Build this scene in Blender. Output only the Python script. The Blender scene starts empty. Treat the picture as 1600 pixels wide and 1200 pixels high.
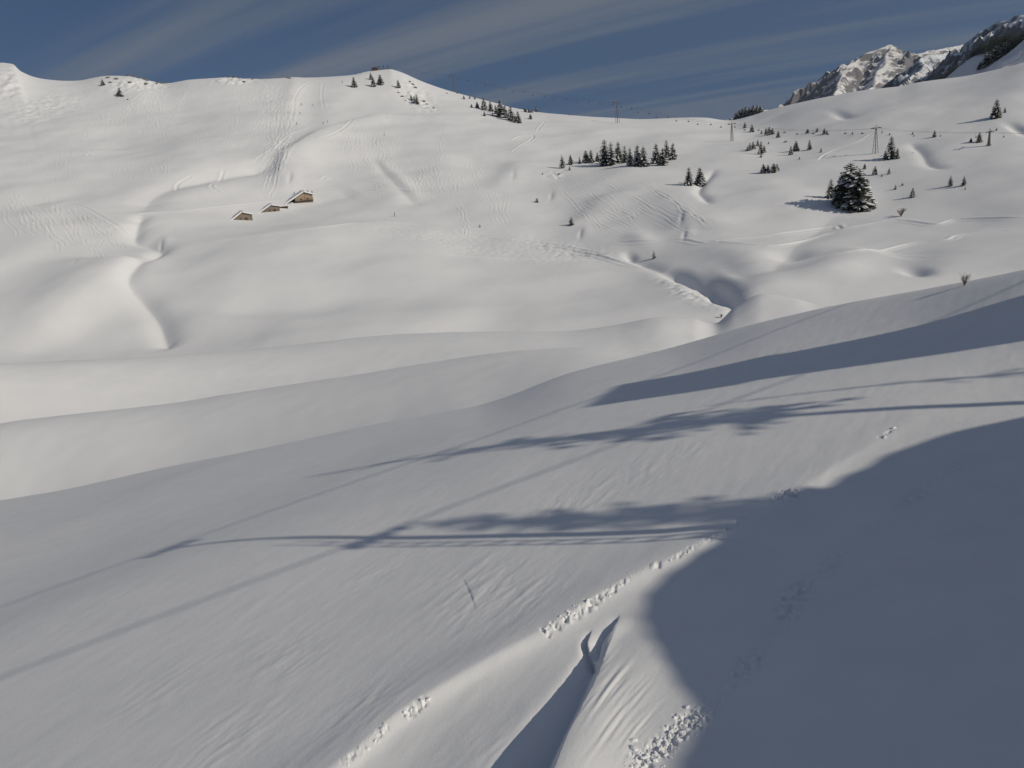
import bpy, bmesh, math, random
import numpy as np
from mathutils import Vector, Matrix

# ------------------------------------------------------------------ camera, sky, sun, exposure
C = bpy.context.scene
rnd = random.Random(7)
RES = np.random.RandomState(11)
FOC = 1294.0                       # focal length in photograph pixels (1600 wide)
PITCH = math.radians(17.4)         # looking down
ROLL = math.radians(5.5)           # camera rolled clockwise
R0 = np.array([1.0, 0, 0]); U0 = np.array([0, math.sin(PITCH), math.cos(PITCH)])
FW = np.array([0, math.cos(PITCH), -math.sin(PITCH)])
CR = math.cos(ROLL) * R0 - math.sin(ROLL) * U0
CU = math.sin(ROLL) * R0 + math.cos(ROLL) * U0

cam_data = bpy.data.cameras.new('camera')
cam = bpy.data.objects.new('camera', cam_data)
C.collection.objects.link(cam)
cam_data.sensor_width = 36.0
cam_data.lens = 36.0 * FOC / 1600.0
cam_data.clip_start = 0.1
cam_data.clip_end = 60000.0
cam.matrix_world = Matrix(((CR[0], CU[0], -FW[0], 0), (CR[1], CU[1], -FW[1], 0), (CR[2], CU[2], -FW[2], 0), (0, 0, 0, 1)))
C.camera = cam

SUN_EL = math.radians(31.0)
SUN_AZ = math.radians(120.0)       # clockwise from the viewing direction (+Y): behind and to the right
SUNV = np.array([math.sin(SUN_AZ) * math.cos(SUN_EL), math.cos(SUN_AZ) * math.cos(SUN_EL), math.sin(SUN_EL)])
sun_data = bpy.data.lights.new('sun', 'SUN')
sun_data.energy = 3.5
sun_data.angle = math.radians(0.53)
sun_data.color = (1.0, 0.91, 0.755)
sun = bpy.data.objects.new('sun', sun_data)
C.collection.objects.link(sun)
sun.rotation_euler = Vector(SUNV).to_track_quat('Z', 'Y').to_euler()
sun.location = (200, -100, 200)

world = bpy.data.worlds.new("World")
C.world = world
world.use_nodes = True
wn = world.node_tree.nodes; wl = world.node_tree.links
wn.clear()
w_out = wn.new('ShaderNodeOutputWorld')
w_bg = wn.new('ShaderNodeBackground')
w_bg.inputs['Strength'].default_value = 0.056
sky = wn.new('ShaderNodeTexSky')
sky.sky_type = 'NISHITA'
sky.sun_disc = False
sky.sun_elevation = SUN_EL
sky.sun_rotation = SUN_AZ
sky.altitude = 1500.0
sky.air_density = 1.0
sky.dust_density = 0.2
sky.ozone_density = 3.0
# clear mountain air: the pale band the model keeps at the horizon lies below the ridges here
tc0 = wn.new('ShaderNodeTexCoord')
lift = wn.new('ShaderNodeVectorMath'); lift.operation = 'MULTIPLY_ADD'
lift.inputs[1].default_value = (1, 1, 0.75); lift.inputs[2].default_value = (0, 0, 0.30)
nrm = wn.new('ShaderNodeVectorMath'); nrm.operation = 'NORMALIZE'
wl.new(tc0.outputs['Generated'], lift.inputs[0]); wl.new(lift.outputs[0], nrm.inputs[0]); wl.new(nrm.outputs[0], sky.inputs['Vector'])
# high cirrus in long parallel bands, laid out on a flat layer above the valley
tc = wn.new('ShaderNodeTexCoord')
sep = wn.new('ShaderNodeSeparateXYZ')
wl.new(tc.outputs['Generated'], sep.inputs[0])
def wmath(op, a, b=None, clamp=False):
    n = wn.new('ShaderNodeMath'); n.operation = op; n.use_clamp = clamp
    for i, v in enumerate((a, b)):
        if v is None: continue
        if isinstance(v, (int, float)): n.inputs[i].default_value = v
        else: wl.new(v, n.inputs[i])
    return n.outputs[0]
zc = wmath('ADD', wmath('MAXIMUM', sep.outputs['Z'], 0.0), 0.16)
ux = wmath('DIVIDE', sep.outputs['X'], zc)
uy = wmath('DIVIDE', sep.outputs['Y'], zc)
comb = wn.new('ShaderNodeCombineXYZ')
wl.new(ux, comb.inputs[0]); wl.new(uy, comb.inputs[1])
BAND_AZ = math.radians(-58.0)       # direction the bands run towards
def bands(rot, sx, sy, scale, detail, off):
    m = wn.new('ShaderNodeMapping'); m.vector_type = 'POINT'
    m.inputs['Rotation'].default_value = (0, 0, rot)
    m.inputs['Location'].default_value = off
    n0 = wn.new('ShaderNodeVectorMath'); n0.operation = 'MULTIPLY'
    n0.inputs[1].default_value = (sx, sy, 1)
    wl.new(comb.outputs[0], m.inputs['Vector'])
    wl.new(m.outputs[0], n0.inputs[0])
    t = wn.new('ShaderNodeTexNoise'); t.inputs['Scale'].default_value = scale
    t.inputs['Detail'].default_value = detail; t.inputs['Roughness'].default_value = 0.5
    wl.new(n0.outputs[0], t.inputs['Vector'])
    return t.outputs['Fac']
# rotate so that local x runs along the bands
rotz = -(math.pi / 2 - BAND_AZ)
b1 = bands(rotz, 0.13, 1.5, 1.0, 4.0, (2.0, 0.6, 0))
b2 = bands(rotz + 0.06, 0.30, 4.6, 1.0, 6.0, (7.3, 2.2, 0))
b3 = bands(rotz, 0.3, 0.3, 1.0, 2.0, (1.3, 5.2, 3.0))
mix = wmath('ADD', wmath('MULTIPLY', b1, 0.62), wmath('ADD', wmath('MULTIPLY', b2, 0.23), wmath('MULTIPLY', b3, 0.15)))
ramp = wn.new('ShaderNodeMapRange'); ramp.interpolation_type = 'SMOOTHSTEP'
ramp.inputs['From Min'].default_value = 0.42; ramp.inputs['From Max'].default_value = 0.64
ramp.inputs['To Min'].default_value = 0.0; ramp.inputs['To Max'].default_value = 0.62
wl.new(mix, ramp.inputs['Value'])
mixc = wn.new('ShaderNodeMix'); mixc.data_type = 'RGBA'
wl.new(ramp.outputs[0], mixc.inputs['Factor'])
deep = wn.new('ShaderNodeVectorMath'); deep.operation = 'MULTIPLY'; deep.inputs[1].default_value = (0.84, 0.98, 1.06)
wl.new(sky.outputs[0], deep.inputs[0]); wl.new(deep.outputs[0], mixc.inputs[6])
mixc.inputs[7].default_value = (3.7, 3.9, 4.5, 1)
# thin ice cloud scatters forward: brighter towards the sun
sdir = wn.new('ShaderNodeVectorMath'); sdir.operation = 'DOT_PRODUCT'; sdir.inputs[1].default_value = tuple(SUNV)
wl.new(tc.outputs['Generated'], sdir.inputs[0])
glow = wmath('ADD', wmath('MULTIPLY', wmath('POWER', wmath('MAXIMUM', sdir.outputs['Value'], 0.0), 2.0), 3.2), 1.0)
cl = wn.new('ShaderNodeVectorMath'); cl.operation = 'SCALE'; cl.inputs[0].default_value = (4.3, 4.5, 4.85)
wl.new(glow, cl.inputs['Scale']); wl.new(cl.outputs[0], mixc.inputs[7])
wl.new(mixc.outputs[2], w_bg.inputs['Color'])
wl.new(w_bg.outputs[0], w_out.inputs['Surface'])

C.view_settings.view_transform = 'Standard'
C.view_settings.look = 'None'
C.view_settings.exposure = -0.35
C.view_settings.gamma = 1.0
C.view_settings.use_curve_mapping = False
C.cycles.max_bounces = 5
C.cycles.diffuse_bounces = 3
C.cycles.transparent_max_bounces = 4

# ------------------------------------------------------------------ helpers
def tag(o, label=None, cat=None, group=None, kind=None):
    if label: o['label'] = label
    if cat: o['category'] = cat
    if group: o['group'] = group
    if kind: o['kind'] = kind
    return o

def link(o):
    C.collection.objects.link(o)
    return o

def mesh_obj(name, verts, faces, mat, parent=None, smooth=False):
    me = bpy.data.meshes.new(name)
    me.from_pydata([tuple(v) for v in verts], [], faces)
    if mat is not None:
        for m in (mat if isinstance(mat, (list, tuple)) else [mat]):
            me.materials.append(m)
    if smooth:
        me.polygons.foreach_set('use_smooth', [True] * len(me.polygons))
    me.update()
    o = link(bpy.data.objects.new(name, me))
    if parent: o.parent = parent
    return o

def empty(name, loc, rz=0.0, sc=1.0):
    o = link(bpy.data.objects.new(name, None))
    o.location = loc
    o.rotation_euler = (0, 0, rz)
    o.scale = (sc, sc, sc) if not isinstance(sc, tuple) else sc
    o.empty_display_size = 0.3
    return o

class MB:
    """collects boxes, bars and tubes into one mesh"""
    def __init__(s): s.v = []; s.f = []; s.mi = []
    def quad(s, pts, m=0):
        n = len(s.v); s.v += [tuple(p) for p in pts]; s.f.append(tuple(range(n, n + len(pts)))); s.mi.append(m)
    def box(s, lo, hi, m=0):
        n = len(s.v)
        for z in (lo[2], hi[2]):
            s.v += [(lo[0], lo[1], z), (hi[0], lo[1], z), (hi[0], hi[1], z), (lo[0], hi[1], z)]
        for f in ((3, 2, 1, 0), (4, 5, 6, 7), (0, 1, 5, 4), (1, 2, 6, 5), (2, 3, 7, 6), (3, 0, 4, 7)):
            s.f.append(tuple(n + i for i in f)); s.mi.append(m)
    def tube(s, pts, radii, seg=6, m=0, cap=True):
        pts = [Vector(p) for p in pts]; n0 = len(s.v)
        if isinstance(radii, (int, float)): radii = [radii] * len(pts)
        for i, p in enumerate(pts):
            d = (pts[min(i + 1, len(pts) - 1)] - pts[max(i - 1, 0)])
            d = d.normalized() if d.length > 1e-9 else Vector((0, 0, 1))
            a = d.cross(Vector((0, 0, 1)))
            if a.length < 1e-3: a = d.cross(Vector((1, 0, 0)))
            a.normalize(); b = d.cross(a)
            for k in range(seg):
                w = 2 * math.pi * k / seg
                s.v.append(tuple(p + (a * math.cos(w) + b * math.sin(w)) * radii[i]))
        for i in range(len(pts) - 1):
            for k in range(seg):
                k2 = (k + 1) % seg
                s.f.append((n0 + i * seg + k, n0 + i * seg + k2, n0 + (i + 1) * seg + k2, n0 + (i + 1) * seg + k)); s.mi.append(m)
        if cap:
            s.f.append(tuple(n0 + k for k in range(seg))); s.mi.append(m)
            s.f.append(tuple(n0 + (len(pts) - 1) * seg + k for k in reversed(range(seg)))); s.mi.append(m)
    def prism(s, pts, d, m=0):
        """polygon pts extruded by vector d"""
        n = len(s.v); k = len(pts); d = Vector(d)
        s.v += [tuple(Vector(p)) for p in pts] + [tuple(Vector(p) + d) for p in pts]
        s.f.append(tuple(n + i for i in reversed(range(k)))); s.mi.append(m)
        s.f.append(tuple(n + k + i for i in range(k))); s.mi.append(m)
        for i in range(k):
            j = (i + 1) % k
            s.f.append((n + i, n + j, n + k + j, n + k + i)); s.mi.append(m)
    def build(s, name, mat, parent=None, smooth=False):
        o = mesh_obj(name, s.v, s.f, mat, parent, smooth)
        if isinstance(mat, (list, tuple)) and len(mat) > 1:
            o.data.polygons.foreach_set('material_index', s.mi)
        return o

# ---- noise for geometry
def _hash(ix, iy, seed):
    h = (ix.astype(np.int64) * 374761393 + iy.astype(np.int64) * 668265263 + seed * 2246822519) & 0xFFFFFFFF
    h = ((h ^ (h >> 13)) * 1274126177) & 0xFFFFFFFF
    return (h ^ (h >> 16)) & 0xFFFF
def gnoise(x, y, seed=0):
    xi = np.floor(x); yi = np.floor(y); xf = x - xi; yf = y - yi
    u = xf * xf * xf * (xf * (xf * 6 - 15) + 10); v = yf * yf * yf * (yf * (yf * 6 - 15) + 10)
    def g(a, b, dx, dy):
        an = _hash(a, b, seed) * (2 * math.pi / 65536.0)
        return np.cos(an) * dx + np.sin(an) * dy
    n00 = g(xi, yi, xf, yf); n10 = g(xi + 1, yi, xf - 1, yf)
    n01 = g(xi, yi + 1, xf, yf - 1); n11 = g(xi + 1, yi + 1, xf - 1, yf - 1)
    return ((n00 * (1 - u) + n10 * u) * (1 - v) + (n01 * (1 - u) + n11 * u) * v) * 1.5
def fbm(x, y, seed=0, oct=4, gain=0.5):
    s = 0; a = 1.0
    for i in range(oct):
        s = s + a * gnoise(x, y, seed + i * 17); x = x * 2.03; y = y * 2.03; a *= gain
    return s

# ---- materials
def new_mat(name):
    m = bpy.data.materials.new(name); m.use_nodes = True
    n = m.node_tree.nodes; b = n['Principled BSDF']
    return m, n, m.node_tree.links, b
def simple_mat(name, col, rough=0.7, metal=0.0, var=0.0, scale=3.0):
    m, n, l, b = new_mat(name)
    b.inputs['Roughness'].default_value = rough
    b.inputs['Metallic'].default_value = metal
    b.inputs['Base Color'].default_value = (*col, 1)
    if var:
        t = n.new('ShaderNodeTexNoise'); t.inputs['Scale'].default_value = scale; t.inputs['Detail'].default_value = 5
        tcn = n.new('ShaderNodeTexCoord'); l.new(tcn.outputs['Object'], t.inputs['Vector'])
        r = n.new('ShaderNodeValToRGB')
        r.color_ramp.elements[0].color = (*[c * (1 - var) for c in col], 1); r.color_ramp.elements[0].position = 0.3
        r.color_ramp.elements[1].color = (*[min(1, c * (1 + var)) for c in col], 1); r.color_ramp.elements[1].position = 0.7
        l.new(t.outputs['Fac'], r.inputs[0]); l.new(r.outputs[0], b.inputs['Base Color'])
    return m

def snow_mat(name, fine, fine_d, mid, mid_d):
    m, n, l, b = new_mat(name)
    b.inputs['Base Color'].default_value = (0.80, 0.805, 0.815, 1)
    b.inputs['Roughness'].default_value = 0.62
    b.inputs['Specular IOR Level'].default_value = 0.25
    g = n.new('ShaderNodeNewGeometry')
    t1 = n.new('ShaderNodeTexNoise'); t1.inputs['Scale'].default_value = fine; t1.inputs['Detail'].default_value = 6; t1.inputs['Roughness'].default_value = 0.6
    t2 = n.new('ShaderNodeTexNoise'); t2.inputs['Scale'].default_value = mid; t2.inputs['Detail'].default_value = 5; t2.inputs['Distortion'].default_value = 0.5
    l.new(g.outputs['Position'], t1.inputs['Vector']); l.new(g.outputs['Position'], t2.inputs['Vector'])
    b1_ = n.new('ShaderNodeBump'); b1_.inputs['Distance'].default_value = fine_d; b1_.inputs['Strength'].default_value = 1.0
    b2_ = n.new('ShaderNodeBump'); b2_.inputs['Distance'].default_value = mid_d; b2_.inputs['Strength'].default_value = 1.0
    l.new(t1.outputs['Fac'], b1_.inputs['Height']); l.new(t2.outputs['Fac'], b2_.inputs['Height'])
    l.new(b2_.outputs[0], b1_.inputs['Normal']); l.new(b1_.outputs[0], b.inputs['Normal'])
    # grain colour: old crust slightly duller than fresh drift
    t3 = n.new('ShaderNodeTexNoise'); t3.inputs['Scale'].default_value = mid * 0.4; t3.inputs['Detail'].default_value = 4
    l.new(g.outputs['Position'], t3.inputs['Vector'])
    r = n.new('ShaderNodeValToRGB')
    r.color_ramp.elements[0].color = (0.775, 0.78, 0.79, 1); r.color_ramp.elements[0].position = 0.3
    r.color_ramp.elements[1].color = (0.82, 0.822, 0.828, 1); r.color_ramp.elements[1].position = 0.7
    l.new(t3.outputs['Fac'], r.inputs[0]); l.new(r.outputs[0], b.inputs['Base Color'])
    return m
M_SNOW_NEAR = snow_mat('wind_packed_snow', 18.0, 0.0048, 2.2, 0.007)
M_SNOW_MID = snow_mat('smooth_snow', 1.5, 0.006, 0.25, 0.03)
M_SNOW_FAR = snow_mat('far_slope_snow', 0.5, 0.03, 0.12, 0.08)

# ------------------------------------------------------------------ terrain
def pix(px, py):
    """bearing and tangent of elevation of the line of sight through a photograph pixel"""
    px = np.asarray(px, float); py = np.asarray(py, float)
    a = (px - 800) / FOC; b = (600 - py) / FOC
    d = FW[None, :] + a.reshape(-1, 1) * CR[None, :] + b.reshape(-1, 1) * CU[None, :]
    return np.arctan2(d[:, 0], d[:, 1]), d[:, 2] / np.hypot(d[:, 0], d[:, 1])
def project(x, y, z):
    w = x * FW[0] + y * FW[1] + z * FW[2]
    w = np.where(np.abs(w) < 1e-6, 1e-6, w)
    return 800 + FOC * (x * CR[0] + y * CR[1] + z * CR[2]) / w, 600 - FOC * (x * CU[0] + y * CU[1] + z * CU[2]) / w

H0 = 8.0; GS = 0.20; GA = math.radians(56)     # near slope: height under the lift, gradient, fall line
D2R = math.pi / 180
TH = np.concatenate([np.arange(-100, -38, 1.6), np.linspace(-38, 38, 1060), np.arange(39.6, 171, 1.6)]) * D2R
NT = len(TH)

def pchip_cols(xk, yk, xq):
    """monotone cubic per column: xk, yk (K, N); xq (Q, N)"""
    K = xk.shape[0]
    h = np.diff(xk, axis=0); dl = np.diff(yk, axis=0) / h
    d = np.zeros_like(yk)
    same = dl[:-1] * dl[1:] > 0
    w1 = 2 * h[1:] + h[:-1]; w2 = h[1:] + 2 * h[:-1]
    with np.errstate(divide='ignore', invalid='ignore'):
        hm = (w1 + w2) / (w1 / dl[:-1] + w2 / dl[1:])
    d[1:-1] = np.where(same, hm, 0.0)
    d[0] = dl[0]; d[-1] = dl[-1]
    out = np.zeros_like(xq)
    for k in range(K - 1):
        m = (xq >= xk[k]) & (xq <= xk[k + 1] + 1e-12)
        t = (xq - xk[k]) / h[k]
        t2 = t * t; t3 = t2 * t
        val = (2 * t3 - 3 * t2 + 1) * yk[k] + (t3 - 2 * t2 + t) * h[k] * d[k] + (-2 * t3 + 3 * t2) * yk[k + 1] + (t3 - t2) * h[k] * d[k + 1]
        out = np.where(m, val, out)
    return out

def smooth1(a, n):
    k = np.hanning(n + 2)[1:-1]; k /= k.sum()
    p = np.pad(a, (n // 2, n - 1 - n // 2), mode='edge')
    return np.convolve(p, k, mode='valid')

def along(pts, blur=25):
    """pixel control points (px, py, r) -> log range and tangent over all bearings"""
    p = np.array(pts, float)
    th, t = pix(p[:, 0], p[:, 1])
    o = np.argsort(th); th = th[o]; t = t[o]; lr = np.log(p[o, 2])
    xk = th[:, None]; q = np.clip(TH, th[0], th[-1])[:, None]
    lr_ = pchip_cols(xk, lr[:, None], q)[:, 0]; t_ = pchip_cols(xk, t[:, None], q)[:, 0]
    if blur:
        i0 = np.searchsorted(TH, -38 * D2R); i1 = np.searchsorted(TH, 38 * D2R)
        t_[i0:i1] = smooth1(t_[i0:i1], blur); lr_[i0:i1] = smooth1(lr_[i0:i1], blur)
    return lr_, t_
def plane_t(r):
    return -H0 / r - GS * np.cos(TH + GA)

side = np.clip((np.abs(TH) / D2R - 38) / 40.0, 0, 1); side = side * side * (3 - 2 * side)
rightside = np.where(TH > 0, side, 0.0)
L = []                                            # (ln r, tan elevation, name)
for r in (1.5, 5.0, 9.0, 16.0, 28.0):
    L.append((np.full(NT, math.log(r)), plane_t(r)))
crest4 = along([(-150, 806, 84), (0, 782, 80), (200, 745, 70), (400, 703, 62), (600, 660, 55), (740, 634, 51), (900, 580, 50), (1040, 545, 50), (1200, 500, 46), (1400, 460, 41), (1600, 420, 37), (1750, 385, 36)], 15)
# beyond the frame to the right the slope simply carries on
pt70 = -H0 / 60.0 - GS * np.cos(TH + GA) * 0.9
crest4 = (crest4[0] * (1 - rightside) + math.log(60) * rightside, crest4[1] * (1 - rightside) + np.minimum(pt70, 0.13) * rightside)
L.append(crest4)
L.append((crest4[0] + 0.20, crest4[1] - 0.050 + 0.03 * rightside))
crest6 = along([(-150, 690, 138), (0, 662, 130), (300, 625, 125), (540, 588, 120), (800, 549, 116), (900, 543, 115), (1030, 549, 116), (1200, 525, 122), (1400, 490, 130), (1600, 455, 140)])
L.append(crest6)
L.append((crest6[0] + 0.16, crest6[1] - 0.030))
crest8 = along([(-150, 572, 205), (0, 568, 200), (140, 562, 200), (260, 556, 200), (440, 541, 198), (600, 524, 195), (700, 519, 192), (800, 518, 190), (900, 516, 188), (960, 508, 187), (1030, 496, 186), (1080, 498, 187), (1116, 506, 187), (1150, 478, 196), (1192, 459, 200), (1240, 466, 196), (1290, 478, 192), (1400, 468, 192), (1600, 440, 200)], 7)
L.append(crest8)
L.append((crest8[0] + 0.12, crest8[1] - 0.026))
L.append(along([(-150, 558, 262), (0, 556, 262), (260, 546, 260), (600, 513, 250), (800, 507, 245), (1000, 490, 238), (1100, 487, 236), (1200, 448, 240), (1300, 445, 240), (1450, 425, 245), (1600, 405, 250)], 61))
L.append(along([(-150, 480, 300), (0, 480, 300), (300, 470, 300), (600, 440, 310), (800, 430, 310), (1000, 435, 295), (1100, 430, 280), (1200, 412, 272), (1300, 404, 275), (1450, 385, 282), (1600, 365, 285)], 61))
L.append(along([(-150, 400, 350), (0, 400, 350), (300, 390, 370), (600, 360, 400), (800, 365, 380), (1000, 370, 350), (1300, 350, 330), (1600, 315, 330)], 61))
L.append(along([(-150, 320, 430), (0, 320, 430), (300, 310, 450), (470, 312, 470), (600, 295, 480), (800, 290, 470), (1000, 290, 430), (1300, 290, 390), (1600, 262, 385)], 61))
L.append(along([(-150, 250, 530), (0, 250, 530), (300, 240, 560), (600, 230, 580), (800, 230, 570), (1000, 230, 545), (1300, 235, 470), (1600, 210, 450)], 61))
L.append(along([(-150, 180, 690), (0, 180, 695), (300, 180, 705), (600, 172, 720), (800, 198, 650), (1000, 204, 630), (1150, 205, 630), (1300, 190, 560), (1450, 172, 530), (1600, 152, 520)], 61))
crest16 = along([(-150, 92, 845), (0, 98, 850), (22, 101, 850), (30, 110, 850), (75, 124, 850), (120, 126, 850), (165, 119, 850), (200, 120, 850), (258, 131, 850), (300, 124, 850), (345, 121, 850), (400, 124, 850), (450, 122, 850), (500, 121, 850), (545, 118, 840), (580, 111, 850), (608, 108, 852), (622, 111, 850), (660, 127, 845), (700, 141, 835), (735, 151, 820), (770, 160, 800), (800, 168, 780), (845, 176, 760), (880, 179, 745), (960, 184, 730), (1010, 186, 725), (1060, 184, 725), (1100, 184, 730), (1142, 188, 740), (1170, 181, 730), (1200, 172, 715), (1240, 162, 700), (1300, 150, 690), (1360, 140, 670), (1400, 136, 655), (1440, 128, 645), (1500, 120, 630), (1560, 107, 615), (1600, 97, 605), (1750, 70, 580)], 3)
crest16 = (crest16[0], crest16[1] * (1 - 0.7 * rightside))
L.append(crest16)
L.append((crest16[0] + 0.16, crest16[1] - 0.05))
L.append((np.full(NT, math.log(3000.0)), np.full(NT, -0.14)))
L.append((np.full(NT, math.log(16500.0)), np.full(NT, -0.035)))
# the valley's left side recedes, so that it turns away from the sun
turn = np.clip((-10 - TH / D2R) / 34.0, 0, 1); turn = 0.27 * turn * turn * (3 - 2 * turn)
for k in range(10, 18):
    L[k] = (L[k][0] + turn * min(1, (k - 9) / 2.0), L[k][1])
LK = np.array([a for a, b in L]); TK = np.array([b for a, b in L])
for k in range(1, len(L)):
    LK[k] = np.maximum(LK[k], LK[k - 1] + 0.03)
SEG = [5, 24, 165, 155, 150, 18, 90, 14, 62, 12, 30, 76, 92, 90, 80, 80, 86, 14, 8, 5]
vs = np.concatenate([[k + (i / SEG[k]) for i in range(SEG[k])] for k in range(len(SEG))] + [[len(SEG)]])
kk = np.minimum(vs.astype(int), len(SEG) - 1); ff = vs - kk
U = LK[kk] * (1 - ff[:, None]) + LK[kk + 1] * ff[:, None]
T = pchip_cols(LK, TK, U)
RR = np.exp(U)
wpl = np.clip((vs - 3.0) / 1.0, 0, 1); wpl = (wpl * wpl * (3 - 2 * wpl))[:, None]
T = np.where(vs[:, None] < 4.0, (-H0 / RR - GS * np.cos(TH + GA)[None, :]) * (1 - wpl) + T * wpl, T)
X = RR * np.sin(TH)[None, :]; Y = RR * np.cos(TH)[None, :]; Z = RR * T
V = np.broadcast_to(vs[:, None], X.shape)
SINT = np.sin(TH); COST = np.cos(TH)
row = lambda v: int(np.searchsorted(vs, v))
R_NEAR = row(6.0); R_MID = row(10.0); R_SKY = row(17.0)

def hit(px, py, vmin=0.0, vmax=17.2):
    """where the line of sight through a photograph pixel first meets the ground"""
    th, t = pix([px], [py]); th = th[0]; t = t[0]
    i = int(np.clip(np.searchsorted(TH, th) - 1, 0, NT - 2)); f = (th - TH[i]) / (TH[i + 1] - TH[i])
    a, b = row(vmin), row(vmax)
    zc_ = Z[a:b, i] * (1 - f) + Z[a:b, i + 1] * f; rc = RR[a:b, i] * (1 - f) + RR[a:b, i + 1] * f
    g = zc_ / rc - t
    idx = np.nonzero(g >= 0)[0]
    if len(idx) == 0:
        j = int(np.argmax(g)); r = rc[j]; z = zc_[j]
    elif idx[0] == 0:
        r = rc[0]; z = zc_[0]
    else:
        j = idx[0]; w = g[j - 1] / (g[j - 1] - g[j]); r = rc[j - 1] + w * (rc[j] - rc[j - 1]); z = r * t
    return np.array([r * math.sin(th), r * math.cos(th), z])

def ground(x, y):
    """ground height at a point"""
    th = math.atan2(x, y); r = math.hypot(x, y)
    i = int(np.clip(np.searchsorted(TH, th) - 1, 0, NT - 2)); f = min(max((th - TH[i]) / (TH[i + 1] - TH[i]), 0), 1)
    za = np.interp(r, RR[:, i], Z[:, i]); zb = np.interp(r, RR[:, i + 1], Z[:, i + 1])
    return za * (1 - f) + zb * f

def seg_field(xs, ys, P):
    """distance, signed side (+ = right of travel) and parameter along polyline P for points xs, ys"""
    best = np.full(xs.shape, 1e18); side_ = np.zeros(xs.shape); par = np.zeros(xs.shape)
    ln = np.hypot(np.diff(P[:, 0]), np.diff(P[:, 1])); cum = np.concatenate([[0], np.cumsum(ln)]); tot = max(cum[-1], 1e-9)
    for k in range(len(P) - 1):
        ax, ay = P[k, 0], P[k, 1]; bx, by = P[k + 1, 0] - ax, P[k + 1, 1] - ay
        q = bx * bx + by * by + 1e-12
        s = np.clip(((xs - ax) * bx + (ys - ay) * by) / q, 0, 1)
        dx = xs - ax - s * bx; dy = ys - ay - s * by; d = dx * dx + dy * dy
        m = d < best
        best = np.where(m, d, best)
        side_ = np.where(m, np.sign(bx * (ys - ay) - by * (xs - ax)) * -1, side_)
        par = np.where(m, (cum[k] + s * ln[k]) / tot, par)
    return np.sqrt(best), side_, par

def smooth_poly(P, n=8):
    """Catmull-Rom through the points"""
    P = np.asarray(P, float)
    if len(P) < 3: return P
    Q = np.vstack([2 * P[0] - P[1], P, 2 * P[-1] - P[-2]]); out = []
    for k in range(1, len(Q) - 2):
        for i in range(n):
            t = i / n
            out.append(0.5 * (2 * Q[k] + (Q[k + 1] - Q[k - 1]) * t + (2 * Q[k - 1] - 5 * Q[k] + 4 * Q[k + 1] - Q[k + 2]) * t * t + (3 * Q[k] - Q[k - 1] - 3 * Q[k + 1] + Q[k + 2]) * t ** 3))
    out.append(P[-1])
    return np.array(out)

def window(P, reach, va, vb):
    """index window of the grid round polyline P"""
    th = np.arctan2(P[:, 0], P[:, 1]); r = np.hypot(P[:, 0], P[:, 1])
    pad = reach / max(r.min(), 1.0)
    i0 = max(int(np.searchsorted(TH, th.min() - pad)) - 1, 0); i1 = min(int(np.searchsorted(TH, th.max() + pad)) + 1, NT)
    a, b = row(va), row(vb)
    sub = RR[a:b, i0:i1]
    ok = np.nonzero(((sub > r.min() - reach) & (sub < r.max() + reach)).any(axis=1))[0]
    if len(ok) == 0: return None
    return slice(a + ok[0], a + ok[-1] + 1), slice(i0, i1)

def carve(pts, prof, reach, va, vb, sm=True):
    """add prof(distance, side, parameter) to the ground along a polyline given by photograph pixels"""
    P = np.array([hit(p[0], p[1], va, vb)[:2] for p in pts])
    if sm: P = smooth_poly(P, 5)
    w = window(P, reach, va, vb)
    if w is None: return
    d, s, p = seg_field(X[w], Y[w], P)
    m = d < reach
    Z[w] = Z[w] + np.where(m, prof(d, s, p), 0.0)

def ends(p, a=0.12):
    return np.clip(np.minimum(p, 1 - p) / a, 0, 1)
def gully(pts, w, depth, va=10.3, vb=17.0, asym=0.0, taper=0.15):
    """a stream cut: V with rounded floor; asym > 0 makes the right bank higher"""
    def prof(d, s, p):
        q = d / w
        return ends(p, taper) * (-depth * np.exp(-q ** 1.5) + asym * depth * np.where(s > 0, 1, 0) * q * np.exp(-(q ** 2) / 4) )
    carve(pts, prof, w * 5, va, vb)
def ridge(pts, wl, wr, h, va=10.3, vb=17.0, taper=0.15):
    """a rise with different widths left and right of the travel direction"""
    def prof(d, s, p):
        q = np.where(s > 0, d / wr, d / wl)
        return ends(p, taper) * h * np.exp(-q ** 2)
    carve(pts, prof, max(wl, wr) * 3, va, vb)
PXB, PYB = project(X, Y, Z)                        # where the base ground stands in the photograph
def mound(px, py, rx, ry, h, ang=0.0, va=10.3, vb=17.0):
    a, b = row(va), row(vb)
    c, s = math.cos(ang * D2R), math.sin(ang * D2R)
    dx = PXB[a:b] - px; dy = PYB[a:b] - py
    u = (dx * c + dy * s) / rx; w = (-dx * s + dy * c) / ry
    front = (np.abs(TH) < 75 * D2R)[None, :]
    Z[a:b] += np.where(front, h * np.exp(-np.minimum(u * u + w * w, 60)), 0)

# ------------------------------------------------------------------ relief of the far slopes
FARV = row(9.0)
def far_noise():
    s = slice(row(9.5), row(18.5))
    x = X[s]; y = Y[s]
    v = V[s]
    fade = np.clip((v - 9.5) / 1.5, 0, 1) * np.clip((17.2 - v) / 1.2, 0.06, 1)
    Z[s] += fade * (2.3 * gnoise(x / 95.0, y / 95.0, 3) + 1.25 * gnoise(x / 46.0 + 3, y / 46.0, 5) + 0.42 * gnoise(x / 21.0, y / 21.0 + 7, 9) + 0.05 * gnoise(x / 7.0, y / 7.0, 12))
far_noise()
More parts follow.
